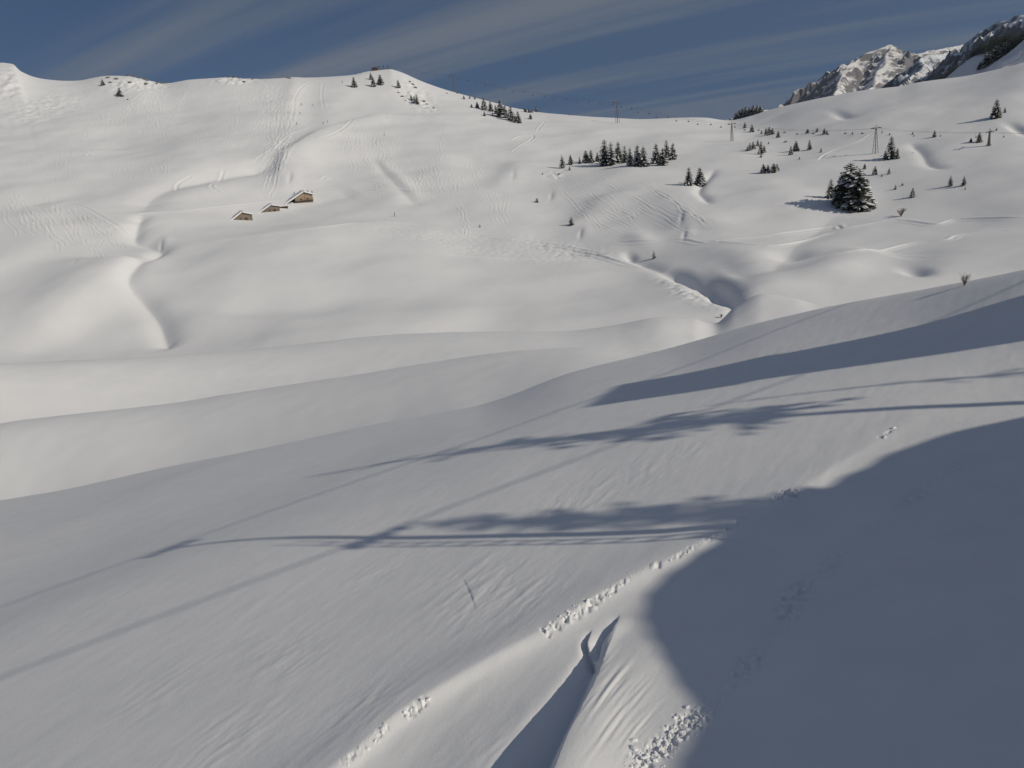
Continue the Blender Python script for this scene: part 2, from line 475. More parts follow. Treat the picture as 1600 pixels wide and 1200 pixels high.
# small brooks and dips on the slope across the valley
S1 = [(222, 335), (210, 372), (232, 384), (252, 394), (238, 408), (212, 430), (202, 450), (225, 472), (248, 500), (265, 546)]
gully(S1, 4.2, 2.5, taper=0.05)
gully([(440, 250), (400, 262), (340, 272), (270, 290), (230, 312), (222, 335)], 12.0, 3.8)
ridge([(222, 408), (160, 450), (95, 500), (25, 550)], 14.0, 30.0, 3.0)
ridge([(215, 372), (170, 352), (120, 330), (60, 322)], 8.0, 14.0, 1.8)
gully([(560, 300), (500, 315), (440, 330)], 14.0, 1.2)
ridge([(1190, 300), (1150, 330), (1090, 360)], 14, 20, 1.6)
ridge([(960, 300), (930, 330), (915, 355)], 14, 9, 1.5)
ridge([(820, 250), (800, 268), (780, 300)], 16, 9, 1.4)
gully([(1330, 330), (1290, 345), (1230, 390), (1200, 430)], 9, 1.6)
ridge([(1390, 395), (1340, 410), (1290, 445)], 14, 12, 1.5)
ridge([(660, 182), (580, 187), (520, 205), (470, 230), (448, 256), (446, 285), (466, 300)], 18.0, 7.0, 3.4)
ridge([(590, 250), (625, 285), (655, 318)], 5.0, 14.0, 1.6)
gully([(585, 250), (605, 272), (632, 300), (655, 325)], 5.0, 1.5)
gully([(1118, 263), (1100, 283), (1092, 300), (1112, 322)], 2.5, 1.5)
R1 = [(970, 398), (1000, 412), (1040, 425), (1085, 440), (1120, 460), (1150, 474), (1140, 486), (1118, 503)]
gully(R1[:4], 3.0, 1.3, va=9.4, taper=0.3)
gully(R1[2:], 3.0, 2.8, va=9.4, taper=0.15)
mound(1136, 438, 26, 10, 0.6, 25, va=9.6)
mound(1000, 378, 26, 12, 1.6, 10)
mound(985, 402, 10, 5, -1.3, 10)
mound(1124, 456, 20, 7, -1.0, 32, va=9.6)
mound(400, 405, 150, 46, 4.6, -8)
mound(520, 372, 110, 26, 2.4, -4)
mound(330, 505, 70, 18, 1.6, -4)
mound(700, 500, 90, 16, 1.5, -3)
mound(760, 330, 90, 30, 1.8, 10)
mound(700, 260, 50, 26, 1.8, 20)
mound(930, 370, 60, 22, 1.6, 8)
mound(1150, 400, 60, 22, 1.6, 4)
mound(1060, 335, 45, 18, 1.5, 12)
mound(240, 300, 70, 22, 2.0, -10)
mound(100, 290, 80, 22, -1.6, 4)
mound(330, 215, 80, 30, 2.2, -20)
mound(180, 220, 60, 24, -1.6, -10)
mound(120, 470, 120, 40, 2.4, -25)
mound(70, 350, 90, 26, 2.5, 14)
mound(600, 425, 120, 44, 3.0, 0)
mound(480, 478, 130, 16, -2.0, -4)
mound(880, 440, 120, 26, 2.0, -5)
mound(560, 230, 60, 25, 1.6, 10)
mound(485, 165, 22, 34, -1.8, 12)
mound(455, 150, 12, 34, 1.0, 14)
mound(1315, 178, 16, 5, -1.5, 8)
mound(1235, 395, 30, 9, -1.6, 0)
mound(1432, 420, 24, 7, -1.6, 5)
mound(1300, 420, 60, 20, 1.4, -10)
mound(1480, 400, 70, 22, 1.2, -12)
mound(1590, 203, 18, 6, -1.8, 20)
mound(1210, 300, 60, 24, 1.3, 10)
mound(1060, 310, 60, 20, 1.0, 10)
for (px_, py_, a_) in ((803, 274, 1.0), (862, 305, 1.2), (908, 366, 1.2), (1066, 350, 1.2), (1070, 372, 1.2), (455, 283, 1.6), (253, 384, 1.5), (122, 420, 0.6)):
    mound(px_ + 7, py_ - 3, 10, 9, a_ * 0.28, 0); mound(px_ - 1, py_ + 2, 3.2, 6.5, -a_ * 0.32, 15)
gully([(1422, 222), (1440, 238), (1452, 256), (1480, 265)], 3.0, 1.3)

# ski tracks: a shallow groove with a low berm of pushed-out snow
def track(pts, w=0.45, h=0.12, va=10.0, vb=17.0):
    def prof(d, s, p):
        q = d / w
        return ends(p, 0.06) * 1.2 * h * (-1.1 * np.exp(-q ** 2) + 0.9 * np.exp(-(q - 1.7) ** 2))
    carve(pts, prof, w * 4, va, vb)
def wiggle(x0, y0, x1, y1, amp, n, w=0.42, h=0.10):
    w *= 0.8
    pts = []; ph = rnd.uniform(0, 6.28); m = max(6, int(n * 4))
    L_ = math.hypot(x1 - x0, y1 - y0); nx, ny = -(y1 - y0) / L_, (x1 - x0) / L_
    for i in range(m + 1):
        t = i / m; ph += rnd.uniform(-.5, .5); a = amp * math.sin(ph + t * n * 6.28) * (0.4 + 1.1 * rnd.random())
        pts.append((x0 + (x1 - x0) * t + nx * a + rnd.uniform(-.4, .4), y0 + (y1 - y0) * t + ny * a * 0.5))
    track(pts, w, h)
BIG = [
 [(300, 383), (360, 374), (430, 365), (500, 356), (545, 350), (575, 350), (640, 357), (720, 368), (800, 378), (880, 392), (940, 402), (1000, 418)],
 [(560, 345), (640, 350), (720, 362), (800, 372), (880, 385), (950, 400)],
 [(600, 345), (680, 355), (760, 372), (850, 386), (920, 396), (1010, 422)],
 [(640, 370), (740, 392), (840, 402), (930, 403)], [(690, 396), (780, 404), (860, 406), (930, 404)],
 [(480, 300), (540, 294), (600, 300), (640, 304)], [(500, 282), (520, 275), (570, 283), (640, 300)],
 [(470, 252), (500, 253), (560, 260)], [(190, 335), (280, 330), (400, 318), (450, 312)],
 [(1200, 368), (1300, 354), (1320, 357), (1400, 345), (1460, 351), (1500, 343), (1600, 341)],
 [(1100, 378), (1200, 385), (1280, 370), (1310, 362)], [(960, 379), (1010, 378), (1060, 375), (1100, 380), (1150, 374), (1220, 368)],
 [(1100, 425), (1200, 412), (1255, 408), (1340, 392), (1420, 382), (1480, 375), (1500, 368), (1560, 361), (1575, 361)],
 [(1140, 326), (1200, 323), (1245, 323), (1265, 313), (1300, 312)], [(1190, 340), (1250, 337), (1330, 336)],
 [(1280, 250), (1300, 236), (1340, 222), (1366, 207)], [(1200, 186), (1232, 172), (1262, 164)],
 [(455, 190), (459, 172), (462, 150), (480, 130), (490, 126)], [(505, 130), (503, 150), (506, 170)],
 [(495, 217), (530, 205), (560, 184)], [(395, 255), (430, 232), (460, 208), (500, 190)],
 [(160, 180), (200, 165), (260, 132), (290, 126)], [(145, 245), (140, 240), (200, 225), (260, 210), (270, 205)],
 [(0, 195), (40, 185), (100, 165), (130, 155)], [(40, 165), (70, 155), (100, 135)],
 [(0, 305), (60, 315), (120, 320), (170, 345), (200, 368)], [(275, 298), (278, 288), (300, 275)], [(345, 302), (330, 290), (350, 265)],
 [(840, 205), (852, 190)], [(800, 220), (815, 213), (835, 212)], [(740, 207), (700, 205), (660, 212)], [(800, 238), (825, 222), (835, 214)],
]
for b_ in BIG: track(b_, 0.75, 0.22)
for i in range(6):
    o_ = rnd.uniform(-6, 8)
    track([(640 + 40 * i * .3, 352 + o_ + i), (760, 372 + o_ + i * 2), (860, 388 + o_ + i), (950 + i * 8, 404 + o_)], 0.5, 0.10)
for i in range(13):
    x0 = rnd.uniform(-5, 90); y0 = rnd.uniform(305, 340)
    wiggle(x0, y0, x0 + rnd.uniform(25, 70), y0 + rnd.uniform(35, 65), rnd.uniform(3, 7), rnd.uniform(1.5, 3), 0.5, 0.15)
for i in range(10):
    x0 = rnd.uniform(90, 150); y0 = rnd.uniform(325, 355)
    wiggle(x0, y0, x0 + rnd.uniform(30, 60), y0 + rnd.uniform(25, 40), rnd.uniform(3, 6), rnd.uniform(1, 2.5), 0.45, 0.13)
for i in range(26):
    x0 = rnd.uniform(200, 300); y0 = 150 - (x0 - 200) * 0.2 + rnd.uniform(-8, 14)
    wiggle(x0, y0, x0 - rnd.uniform(10, 40), y0 + rnd.uniform(25, 65), rnd.uniform(2, 4), rnd.uniform(2, 4), 0.55, 0.16)
for i in range(12):
    x0 = rnd.uniform(140, 175); y0 = rnd.uniform(165, 190)
    wiggle(x0, y0, x0 + rnd.uniform(-15, 10), y0 + rnd.uniform(20, 40), 2, 3, 0.5, 0.15)
for i in range(24):
    x0 = rnd.uniform(425, 470); y0 = rnd.uniform(145, 185)
    wiggle(x0, y0, x0 - rnd.uniform(5, 45), y0 + rnd.uniform(30, 60), rnd.uniform(1.5, 3.5), rnd.uniform(2, 4), 0.6, 0.18)
for i in range(16):
    x0 = rnd.uniform(430, 462); y0 = rnd.uniform(200, 235)
    wiggle(x0, y0, x0 - rnd.uniform(20, 45), y0 + rnd.uniform(40, 85), rnd.uniform(1, 3), rnd.uniform(1, 3), 0.6, 0.17)
for i in range(16):
    x0 = rnd.uniform(530, 600); y0 = rnd.uniform(192, 215)
    wiggle(x0, y0, x0 + rnd.uniform(0, 30), y0 + rnd.uniform(30, 70), rnd.uniform(3, 6), rnd.uniform(1.5, 3), 0.5, 0.14)
for i in range(14):
    x0 = rnd.uniform(610, 740); y0 = rnd.uniform(255, 285)
    wiggle(x0, y0, x0 + rnd.uniform(-20, 20), y0 + rnd.uniform(12, 30), rnd.uniform(3, 6), rnd.uniform(1, 2), 0.5, 0.13)
for i in range(7):
    x0 = rnd.uniform(705, 790); y0 = rnd.uniform(295, 320)
    wiggle(x0, y0, x0 + rnd.uniform(5, 25), y0 + rnd.uniform(35, 55), 3, rnd.uniform(1, 2), 0.4, 0.13)
for i in range(22):
    x0 = rnd.uniform(880, 1010); y0 = rnd.uniform(285, 330)
    wiggle(x0, y0, x0 + rnd.uniform(50, 90), y0 + rnd.uniform(25, 45), rnd.uniform(1, 3), rnd.uniform(.6, 1.4), 0.4, 0.12)
for i in range(14):
    x0 = rnd.uniform(20, 150); y0 = rnd.uniform(215, 270)
    wiggle(x0, y0, x0 + rnd.uniform(-15, 25), y0 + rnd.uniform(10, 30), 3, 1.5, 0.5, 0.11)
for i in range(10):
    x0 = rnd.uniform(180, 260); y0 = rnd.uniform(240, 262)
    wiggle(x0, y0, x0 + rnd.uniform(0, 15), y0 + rnd.uniform(10, 25), 2, 1.2, 0.5, 0.14)
# long runs from the ridge into the valley
for (x0, y0, x1, y1, n_) in ((452, 130, 380, 250, 9), (470, 140, 405, 262, 8), (480, 135, 428, 240, 7), (300, 130, 240, 245, 8), (330, 128, 300, 235, 9), (372, 130, 352, 230, 8), (215, 150, 160, 260, 7), (120, 150, 90, 260, 7), (420, 128, 355, 240, 9), (545, 190, 610, 300, 9), (570, 192, 650, 310, 9), (590, 190, 700, 300, 8), (640, 180, 700, 250, 6), (60, 305, 170, 400, 7), (20, 300, 90, 390, 6), (110, 320, 200, 395, 6), (700, 170, 690, 290, 9), (760, 205, 740, 290, 7), (900, 280, 1000, 350, 4), (930, 275, 1060, 350, 4), (1000, 280, 1100, 360, 4), (860, 285, 950, 370, 5)):
    for q in range(2):
        wiggle(x0 + rnd.uniform(-9, 9), y0 + rnd.uniform(-4, 8), x1 + rnd.uniform(-14, 14), y1 + rnd.uniform(-15, 15), rnd.uniform(1.5, 3.5), n_ * rnd.uniform(.7, 1.2), 0.45, rnd.uniform(.08, .16))
# rough broken snow below the left summit
def rough(px, py, rx, ry, amp, sc, ang=0):
    a, b = row(10.0), row(17.0)
    c, s = math.cos(ang * D2R), math.sin(ang * D2R)
    dx = PXB[a:b] - px; dy = PYB[a:b] - py
    q = ((dx * c + dy * s) / rx) ** 2 + ((-dx * s + dy * c) / ry) ** 2
    m = (q < 4) & (np.abs(TH) < 60 * D2R)[None, :]
    n = np.zeros(q.shape); n[m] = fbm(X[a:b][m] / sc, Y[a:b][m] / sc, 21, 3)
    Z[a:b] += np.where(m, np.exp(-q) * amp * n, 0)
rough(60, 175, 60, 18, 0.8, 8.0, -15); rough(15, 130, 18, 26, 1.8, 10.0)
rough(215, 132, 45, 9, 2.0, 6.0); rough(365, 126, 34, 5, 1.8, 6.0)
rough(650, 150, 34, 16, 1.4, 6.0, 40); rough(440, 220, 24, 40, 0.35, 3.0); rough(425, 150, 30, 25, 0.3, 3.0)
rough(1080, 460, 45, 14, 0.6, 4.0, 20); rough(70, 165, 50, 14, .6, 4.5, -15); rough(870, 270, 16, 6, .8, 4.0)
rough(720, 385, 160, 14, 0.14, 2.5, 8); rough(880, 390, 70, 12, 0.25, 2.5, 10)

# ------------------------------------------------------------------ relief of the near slope under the lift
def near_noise():
    s = slice(row(0.5), row(6.0)); x = X[s]; y = Y[s]; r = RR[s]
    # wind direction: long axis of the ripples up and down the picture's diagonal
    c, q = math.cos(0.95), math.sin(0.95)
    a = x * c + y * q; b = -x * q + y * c
    warp = 0.6 * gnoise(x / 3.1, y / 3.1, 41)
    patch = np.clip(gnoise(x / 4.5 + 9, y / 4.5, 43) + 0.25, 0, 1)
    Z[s] += 0.16 * gnoise(x / 14.0, y / 14.0, 31) + 0.03 * gnoise(x / 5.0, y / 5.0, 33)
    rip = gnoise(a / 1.3 + warp, b / 0.42 + warp, 35)
    Z[s] += 0.0035 * rip + 0.007 * patch * np.maximum(gnoise(a / 0.9 + warp, b / 0.30, 37), 0) + 0.0012 * gnoise(a / 0.5, b / 0.16, 39)
near_noise()
def mid_noise():
    s = slice(row(5.5), row(9.5)); x = X[s]; y = Y[s]; v = V[s]
    fade = np.clip((v - 5.5) / .3, 0, 1)
    Z[s] += fade * (0.05 * gnoise(x / 9.0, y / 9.0, 51) + 0.03 * gnoise(x / 3.0, y / 3.0, 53))
mid_noise()

def near_carve(pts, prof, reach): carve(pts, prof, reach, 1.2, 5.0)
# edge of the wind drift that runs up the near slope
EDGE = [(440, 1260), (540, 1190), (600, 1135), (665, 1090), (760, 1035), (848, 988), (925, 938), (1000, 895), (1060, 868), (1130, 830), (1220, 780), (1300, 730), (1390, 675), (1470, 630)]
def drift(d, s, p):
    fadein = np.clip((1 - p) / 0.75, 0, 1)
    h = 0.12 * np.exp(-((d) / 0.9) ** 2)
    return np.where(s > 0, (0.12 * np.exp(-(d / 0.28) ** 2) - 0.15 * (1 - np.exp(-(d / 0.8) ** 2)) * np.exp(-(d / 3.6) ** 2)), h) * fadein
near_carve(EDGE, drift, 7.0)
# the sharp lip with a scoop on its left
LIP = [(976, 950), (966, 975), (956, 1003), (947, 1030), (938, 1060), (925, 1095), (905, 1140), (885, 1190), (866, 1250), (846, 1310)]
def lip(d, s, p):
    k = np.clip(p / 0.35, 0, 1)
    e = np.clip((1.02 - p) / 0.05, 0, 1)
    left = np.where(s > 0, 1.0, 0.0)            # travel is downwards in the picture, so its right is the picture's left
    w = 0.12 + 0.55 * p
    return e * k * np.where(left > 0, 0.55 * p * (np.exp(-(d / (0.10 + 0.2 * p)) ** 2)) - 0.5 * p * np.exp(-((d - w) / (w * 0.8)) ** 2), 0.55 * p * np.exp(-(d / (0.9)) ** 2))
near_carve(LIP, lip, 4.0)
for amp_, pts_ in ((1, [(925, 985), (918, 1005), (922, 1030), (935, 1045)]), (1, [(968, 962), (955, 990), (942, 1010), (935, 1035)]), (0.08, [(722, 900), (735, 925), (745, 955)])):
    near_carve(pts_, lambda d, s, p: ends(p, .3) * amp_ * np.where(s > 0, -0.10 * np.exp(-(d / .10) ** 2), 0.07 * np.exp(-(d / .22) ** 2)), 0.8)
# fan of wind grooves right of the lip
for i in range(44):
    t_ = rnd.random(); u_ = rnd.random()
    x0 = 975 + 78 * t_ - 40 * u_ + rnd.uniform(-5, 5); y0 = 990 + 85 * t_ + 55 * u_ + rnd.uniform(-12, 12)
    ln_ = rnd.uniform(60, 150); x1 = x0 - ln_ * rnd.uniform(.58, .70); y1 = y0 + ln_ * .8
    a_ = rnd.uniform(0.0015, 0.006); w_ = rnd.uniform(.018, .05)
    near_carve([(x0, y0), ((x0 + x1) / 2 - 2, (y0 + y1) / 2 - 3), (x1, y1)], lambda d, s, p: ends(p, .45) * a_ * (np.exp(-(d / w_) ** 2) - 0.8 * np.exp(-((d - 1.7 * w_) / w_) ** 2)), 0.4)
# broken crust patches
def near_rough(px, py, rx, ry, amp, sx, sy, rot, seed):
    a, b = row(1.2), row(5.0)
    dx = PXB[a:b] - px; dy = PYB[a:b] - py; c, s = math.cos(-.5), math.sin(-.5)
    q = ((dx * c + dy * s) / rx) ** 2 + ((-dx * s + dy * c) / ry) ** 2
    m = (q < 4) & (np.abs(TH) < 60 * D2R)[None, :]
    x = X[a:b][m]; y = Y[a:b][m]; cr, sr = math.cos(rot), math.sin(rot)
    u = x * cr + y * sr; w = -x * sr + y * cr
    n = np.zeros(q.shape); n[m] = np.maximum(gnoise(u / sx + .5 * gnoise(x, y, seed + 3), w / sy, seed), -0.1) + 0.5 * np.maximum(gnoise(u / sx * 2.1, w / sy * 2.1, seed + 1), -.1)
    Z[a:b] += np.where(m, np.exp(-q) * amp * 0.30 * n, 0)
for (px_, py_, rx_, ry_, a_) in ((445, 1030, 70, 45, .05), (750, 930, 90, 60, .06), (560, 1120, 90, 50, .05), (250, 1080, 90, 30, .04), (900, 780, 120, 25, .045), (600, 890, 80, 20, .045), (830, 930, 60, 40, .05), (1010, 740, 120, 20, .04), (350, 1160, 120, 40, .05), (780, 1160, 60, 50, .035)):
    near_rough(px_, py_, rx_, ry_, a_, 0.8, 0.22, 0.9, int(px_))
# churned footprints: along the drift edge, along the shaded trail and below it
TRAIL = [(985, 1198), (1040, 1160), (1075, 1130), (1105, 1108), (1150, 1060), (1190, 1010), (1230, 965), (1245, 930), (1300, 880), (1370, 820), (1450, 760), (1540, 700)]
def churn(pts, w, amp, sc, seed):
    def prof(d, s, p): return 0 * d
    P = smooth_poly(np.array([hit(p[0], p[1], 1.2, 5.0)[:2] for p in pts]), 5)
    wnd = window(P, w * 3, 1.2, 5.0)
    x = X[wnd]; y = Y[wnd]; d, s, p = seg_field(x, y, P)
    n = fbm(x / sc, y / sc, seed, 3); lum = np.clip(0.55 + 1.1 * gnoise(p * 11.0, p * 0 + seed, seed), 0.12, 1.3)
    Z[wnd] += np.exp(-(d / (w * (0.5 + 0.6 * lum))) ** 4) * amp * lum * (n - 0.2) * ends(p, .05)
churn([(985, 1198), (1040, 1160), (1075, 1130), (1105, 1108)], 0.20, 0.10, 0.10, 61)
churn(TRAIL, 0.22, 0.05, 0.18, 63)
churn([(1225, 968), (1240, 935), (1262, 905)], 0.26, 0.12, 0.2, 65)
churn([(848, 990), (890, 965), (935, 935)], 0.13, 0.12, 0.13, 67)
churn([(930, 940), (985, 903)], 0.07, 0.09, 0.12, 68)
churn([(1000, 893), (1060, 868), (1130, 828), (1170, 806)], 0.08, 0.06, 0.14, 69)
churn([(1205, 785), (1245, 765)], 0.18, 0.14, 0.2, 71)
churn([(1375, 685), (1395, 672)], 0.10, 0.08, 0.2, 73)
churn([(630, 1122), (668, 1090)], 0.10, 0.11, 0.13, 75)
churn([(585, 1150), (605, 1135)], 0.08, 0.08, 0.13, 76)
churn([(530, 1196), (575, 1165)], 0.07, 0.06, 0.13, 77)

# unseen snowy knoll, added right of the lift line to cast the near shade
hs_ = np.array([math.sin(SUN_AZ), math.cos(SUN_AZ)])
KA = X * -hs_[1] + Y * hs_[0]; KS = X * hs_[0] + Y * hs_[1]
KH = np.interp(KA, [-6, -1, 4, 9, 10.3, 10.7, 11.4, 12.4, 13.3, 14, 14.9, 16.1, 17.3, 18.6, 19.8, 21.25, 22.5, 25, 29], [-14, -9.0, -7.2, -6.94, -7.0, -6.84, -6.63, -6.4, -6.23, -6.16, -6.23, -6.45, -6.80, -7.18, -7.50, -7.91, -8.64, -11.0, -15.0])
KZ = KH + math.tan(SUN_EL) * 14.0 - (np.sqrt(((KS - 14.0) * np.where(KS < 14, 1.12, 0.7)) ** 2 + 0.25) - 0.5)
msk = (KS > -2) & (KS < 40) & (KA > -10) & (KA < 34)
Z[:] = np.where(msk, np.maximum(Z, KZ), Z)

# ------------------------------------------------------------------ ground objects
def grid_obj(name, a, b, mat):
    x = X[a:b]; y = Y[a:b]; z = Z[a:b]; n, m = x.shape
    co = np.stack([x, y, z], -1).reshape(-1, 3).astype(np.float32)
    i = np.arange((n - 1) * m).reshape(n - 1, m)[:, :-1].ravel()
    q = np.stack([i, i + m, i + m + 1, i + 1], -1).astype(np.int32)
    me = bpy.data.meshes.new(name)
    me.vertices.add(len(co)); me.vertices.foreach_set('co', co.ravel())
    me.loops.add(q.size); me.loops.foreach_set('vertex_index', q.ravel())
    me.polygons.add(len(q)); me.polygons.foreach_set('loop_start', np.arange(0, q.size, 4, dtype=np.int32))
    me.polygons.foreach_set('use_smooth', np.ones(len(q), dtype=bool))
    me.materials.append(mat); me.update(calc_edges=True)
    return tag(link(bpy.data.objects.new(name, me)), kind='structure')
grid_obj('snow_slope', 0, R_NEAR + 1, M_SNOW_NEAR)
grid_obj('snow_hollow', R_NEAR, R_MID + 1, M_SNOW_MID)
grid_obj('hillside', R_MID, len(vs), M_SNOW_FAR)

# ------------------------------------------------------------------ distant mountains
def mountain_mat(name, snow, rock, lo, hi, nscale):
    m, n, l, b = new_mat(name)
    g = n.new('ShaderNodeNewGeometry'); sp = n.new('ShaderNodeSeparateXYZ'); l.new(g.outputs['Normal'], sp.inputs[0])
    t = n.new('ShaderNodeTexNoise'); t.inputs['Scale'].default_value = nscale; t.inputs['Detail'].default_value = 8; t.inputs['Roughness'].default_value = 0.65
    l.new(g.outputs['Position'], t.inputs['Vector'])
    a = n.new('ShaderNodeMath'); a.operation = 'MULTIPLY_ADD'; a.inputs[1].default_value = 0.55; 
    l.new(t.outputs['Fac'], a.inputs[0]); l.new(sp.outputs['Z'], a.inputs[2])
    mr = n.new('ShaderNodeMapRange'); mr.inputs['From Min'].default_value = lo; mr.inputs['From Max'].default_value = hi
    l.new(a.outputs[0], mr.inputs['Value'])
    mx = n.new('ShaderNodeMix'); mx.data_type = 'RGBA'; l.new(mr.outputs[0], mx.inputs['Factor'])
    mx.inputs[6].default_value = (*rock, 1); mx.inputs[7].default_value = (*snow, 1)
    l.new(mx.outputs[2], b.inputs['Base Color']); b.inputs['Roughness'].default_value = 0.8
    return m
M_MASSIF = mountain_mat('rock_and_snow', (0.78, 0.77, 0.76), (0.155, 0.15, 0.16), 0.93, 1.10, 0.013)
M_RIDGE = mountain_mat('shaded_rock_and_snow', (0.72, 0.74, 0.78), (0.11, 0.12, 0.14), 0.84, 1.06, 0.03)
def world_at(px, py, r):
    th, t = pix([px], [py]); return np.array([r * math.sin(th[0]), r * math.cos(th[0]), r * t[0]])
def mountain(name, ridges, slopes, cell, rough_amp, rough_len, base, mat, seed, pad=900):
    polys = [np.array([world_at(*p) for p in r]) for r in ridges]
    allp = np.vstack(polys)
    x = np.arange(allp[:, 0].min() - pad, allp[:, 0].max() + pad, cell)
    y = np.arange(allp[:, 1].min() - pad * 1.3, allp[:, 1].max() + pad, cell)
    gx, gy = np.meshgrid(x, y)
    wx = gx + rough_len * 0.18 * gnoise(gx / rough_len, gy / rough_len, seed); wy = gy + rough_len * 0.18 * gnoise(gx / rough_len + 9, gy / rough_len, seed + 1)
    z = np.full(gx.shape, -1e9)
    for P, sl in zip(polys, slopes):
        d, s, p = seg_field(wx, wy, P[:, :2])
        ln = np.hypot(np.diff(P[:, 0]), np.diff(P[:, 1])); cum = np.concatenate([[0], np.cumsum(ln)]) / ln.sum()
        zr = np.interp(p.ravel(), cum, P[:, 2]).reshape(p.shape)
        near = np.exp(-(d / (rough_len * 0.5)) ** 2)
        rg = 1 - np.abs(gnoise(gx / rough_len, gy / rough_len, seed + 5)) * 2
        rg2 = 1 - np.abs(gnoise(gx / rough_len * 2.3, gy / rough_len * 2.3, seed + 7)) * 2
        n = rough_amp * (rg + 0.6 * rg2 + 0.45 * fbm(gx / rough_len * 4, gy / rough_len * 4, seed + 9, 3) - 0.7)
        z = np.maximum(z, zr - sl * d * (1 + 0.0 * d) + n * np.clip(d / (rough_len * 0.6), 0.03, 1))
    z = np.maximum(z, base)
    n_, m_ = gx.shape
    co = np.stack([gx, gy, z], -1).reshape(-1, 3)
    i = np.arange((n_ - 1) * m_).reshape(n_ - 1, m_)[:, :-1].ravel()
    q = np.stack([i, i + 1, i + m_ + 1, i + m_], -1)
    o = mesh_obj(name, co.tolist(), q.tolist(), mat)
    return tag(o, kind='structure')
mountain('mountain', [
    [(1225, 172, 8300), (1262, 145, 7900), (1283, 122, 7600), (1296, 109, 7400), (1304, 114, 7300), (1316, 100, 7000)],
    [(1316, 100, 7000), (1315, 120, 6600), (1306, 146, 6150), (1297, 168, 5800)],
    [(1316, 100, 7000), (1324, 104, 7060), (1345, 92, 7200), (1353, 83, 7250), (1370, 76, 7300), (1389, 69, 7400), (1396, 77, 7450), (1408, 82, 7500), (1425, 80, 7600), (1434, 85, 7650), (1452, 78, 7700), (1470, 76, 7800), (1500, 70, 8000), (1530, 60, 8200)],
    [(1389, 69, 7400), (1380, 105, 6900), (1350, 150, 6200)]],
    [1.0, 1.05, 0.66, 0.66], 20, 62, 240, -300, M_MASSIF, 3, 1200)
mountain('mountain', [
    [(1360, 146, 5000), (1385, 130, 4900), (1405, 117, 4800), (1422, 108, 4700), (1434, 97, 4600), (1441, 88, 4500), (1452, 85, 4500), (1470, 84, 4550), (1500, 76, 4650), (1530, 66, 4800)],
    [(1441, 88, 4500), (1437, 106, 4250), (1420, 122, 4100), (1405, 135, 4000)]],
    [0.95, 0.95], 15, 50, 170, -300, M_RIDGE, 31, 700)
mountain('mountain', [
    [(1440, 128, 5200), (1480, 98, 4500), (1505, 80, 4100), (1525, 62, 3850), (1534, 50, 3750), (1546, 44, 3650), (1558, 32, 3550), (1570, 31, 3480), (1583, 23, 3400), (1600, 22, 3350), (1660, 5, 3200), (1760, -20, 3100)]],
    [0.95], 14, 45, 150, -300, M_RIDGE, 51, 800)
mountain('mountain', [
    [(1090, 194, 15500), (1125, 190, 15400), (1142, 184, 15300), (1152, 182, 15200), (1170, 178, 15000), (1184, 168, 15000), (1192, 172, 15000), (1204, 169, 15000), (1216, 171, 15000), (1227, 165, 15000), (1260, 160, 15200), (1340, 150, 15500)]],
    [0.6], 60, 60, 600, -1500, M_MASSIF, 71, 1800)
hill_ob = mountain('hill', [
    [(1440, 140, 2700), (1472, 124, 2450), (1500, 107, 2250), (1530, 89, 2080), (1560, 70, 1930), (1580, 58, 1830), (1600, 53, 1760), (1660, 36, 1600), (1760, 10, 1500)]],
    [0.80], 14, 8, 160, -300, M_SNOW_FAR, 91, 600)

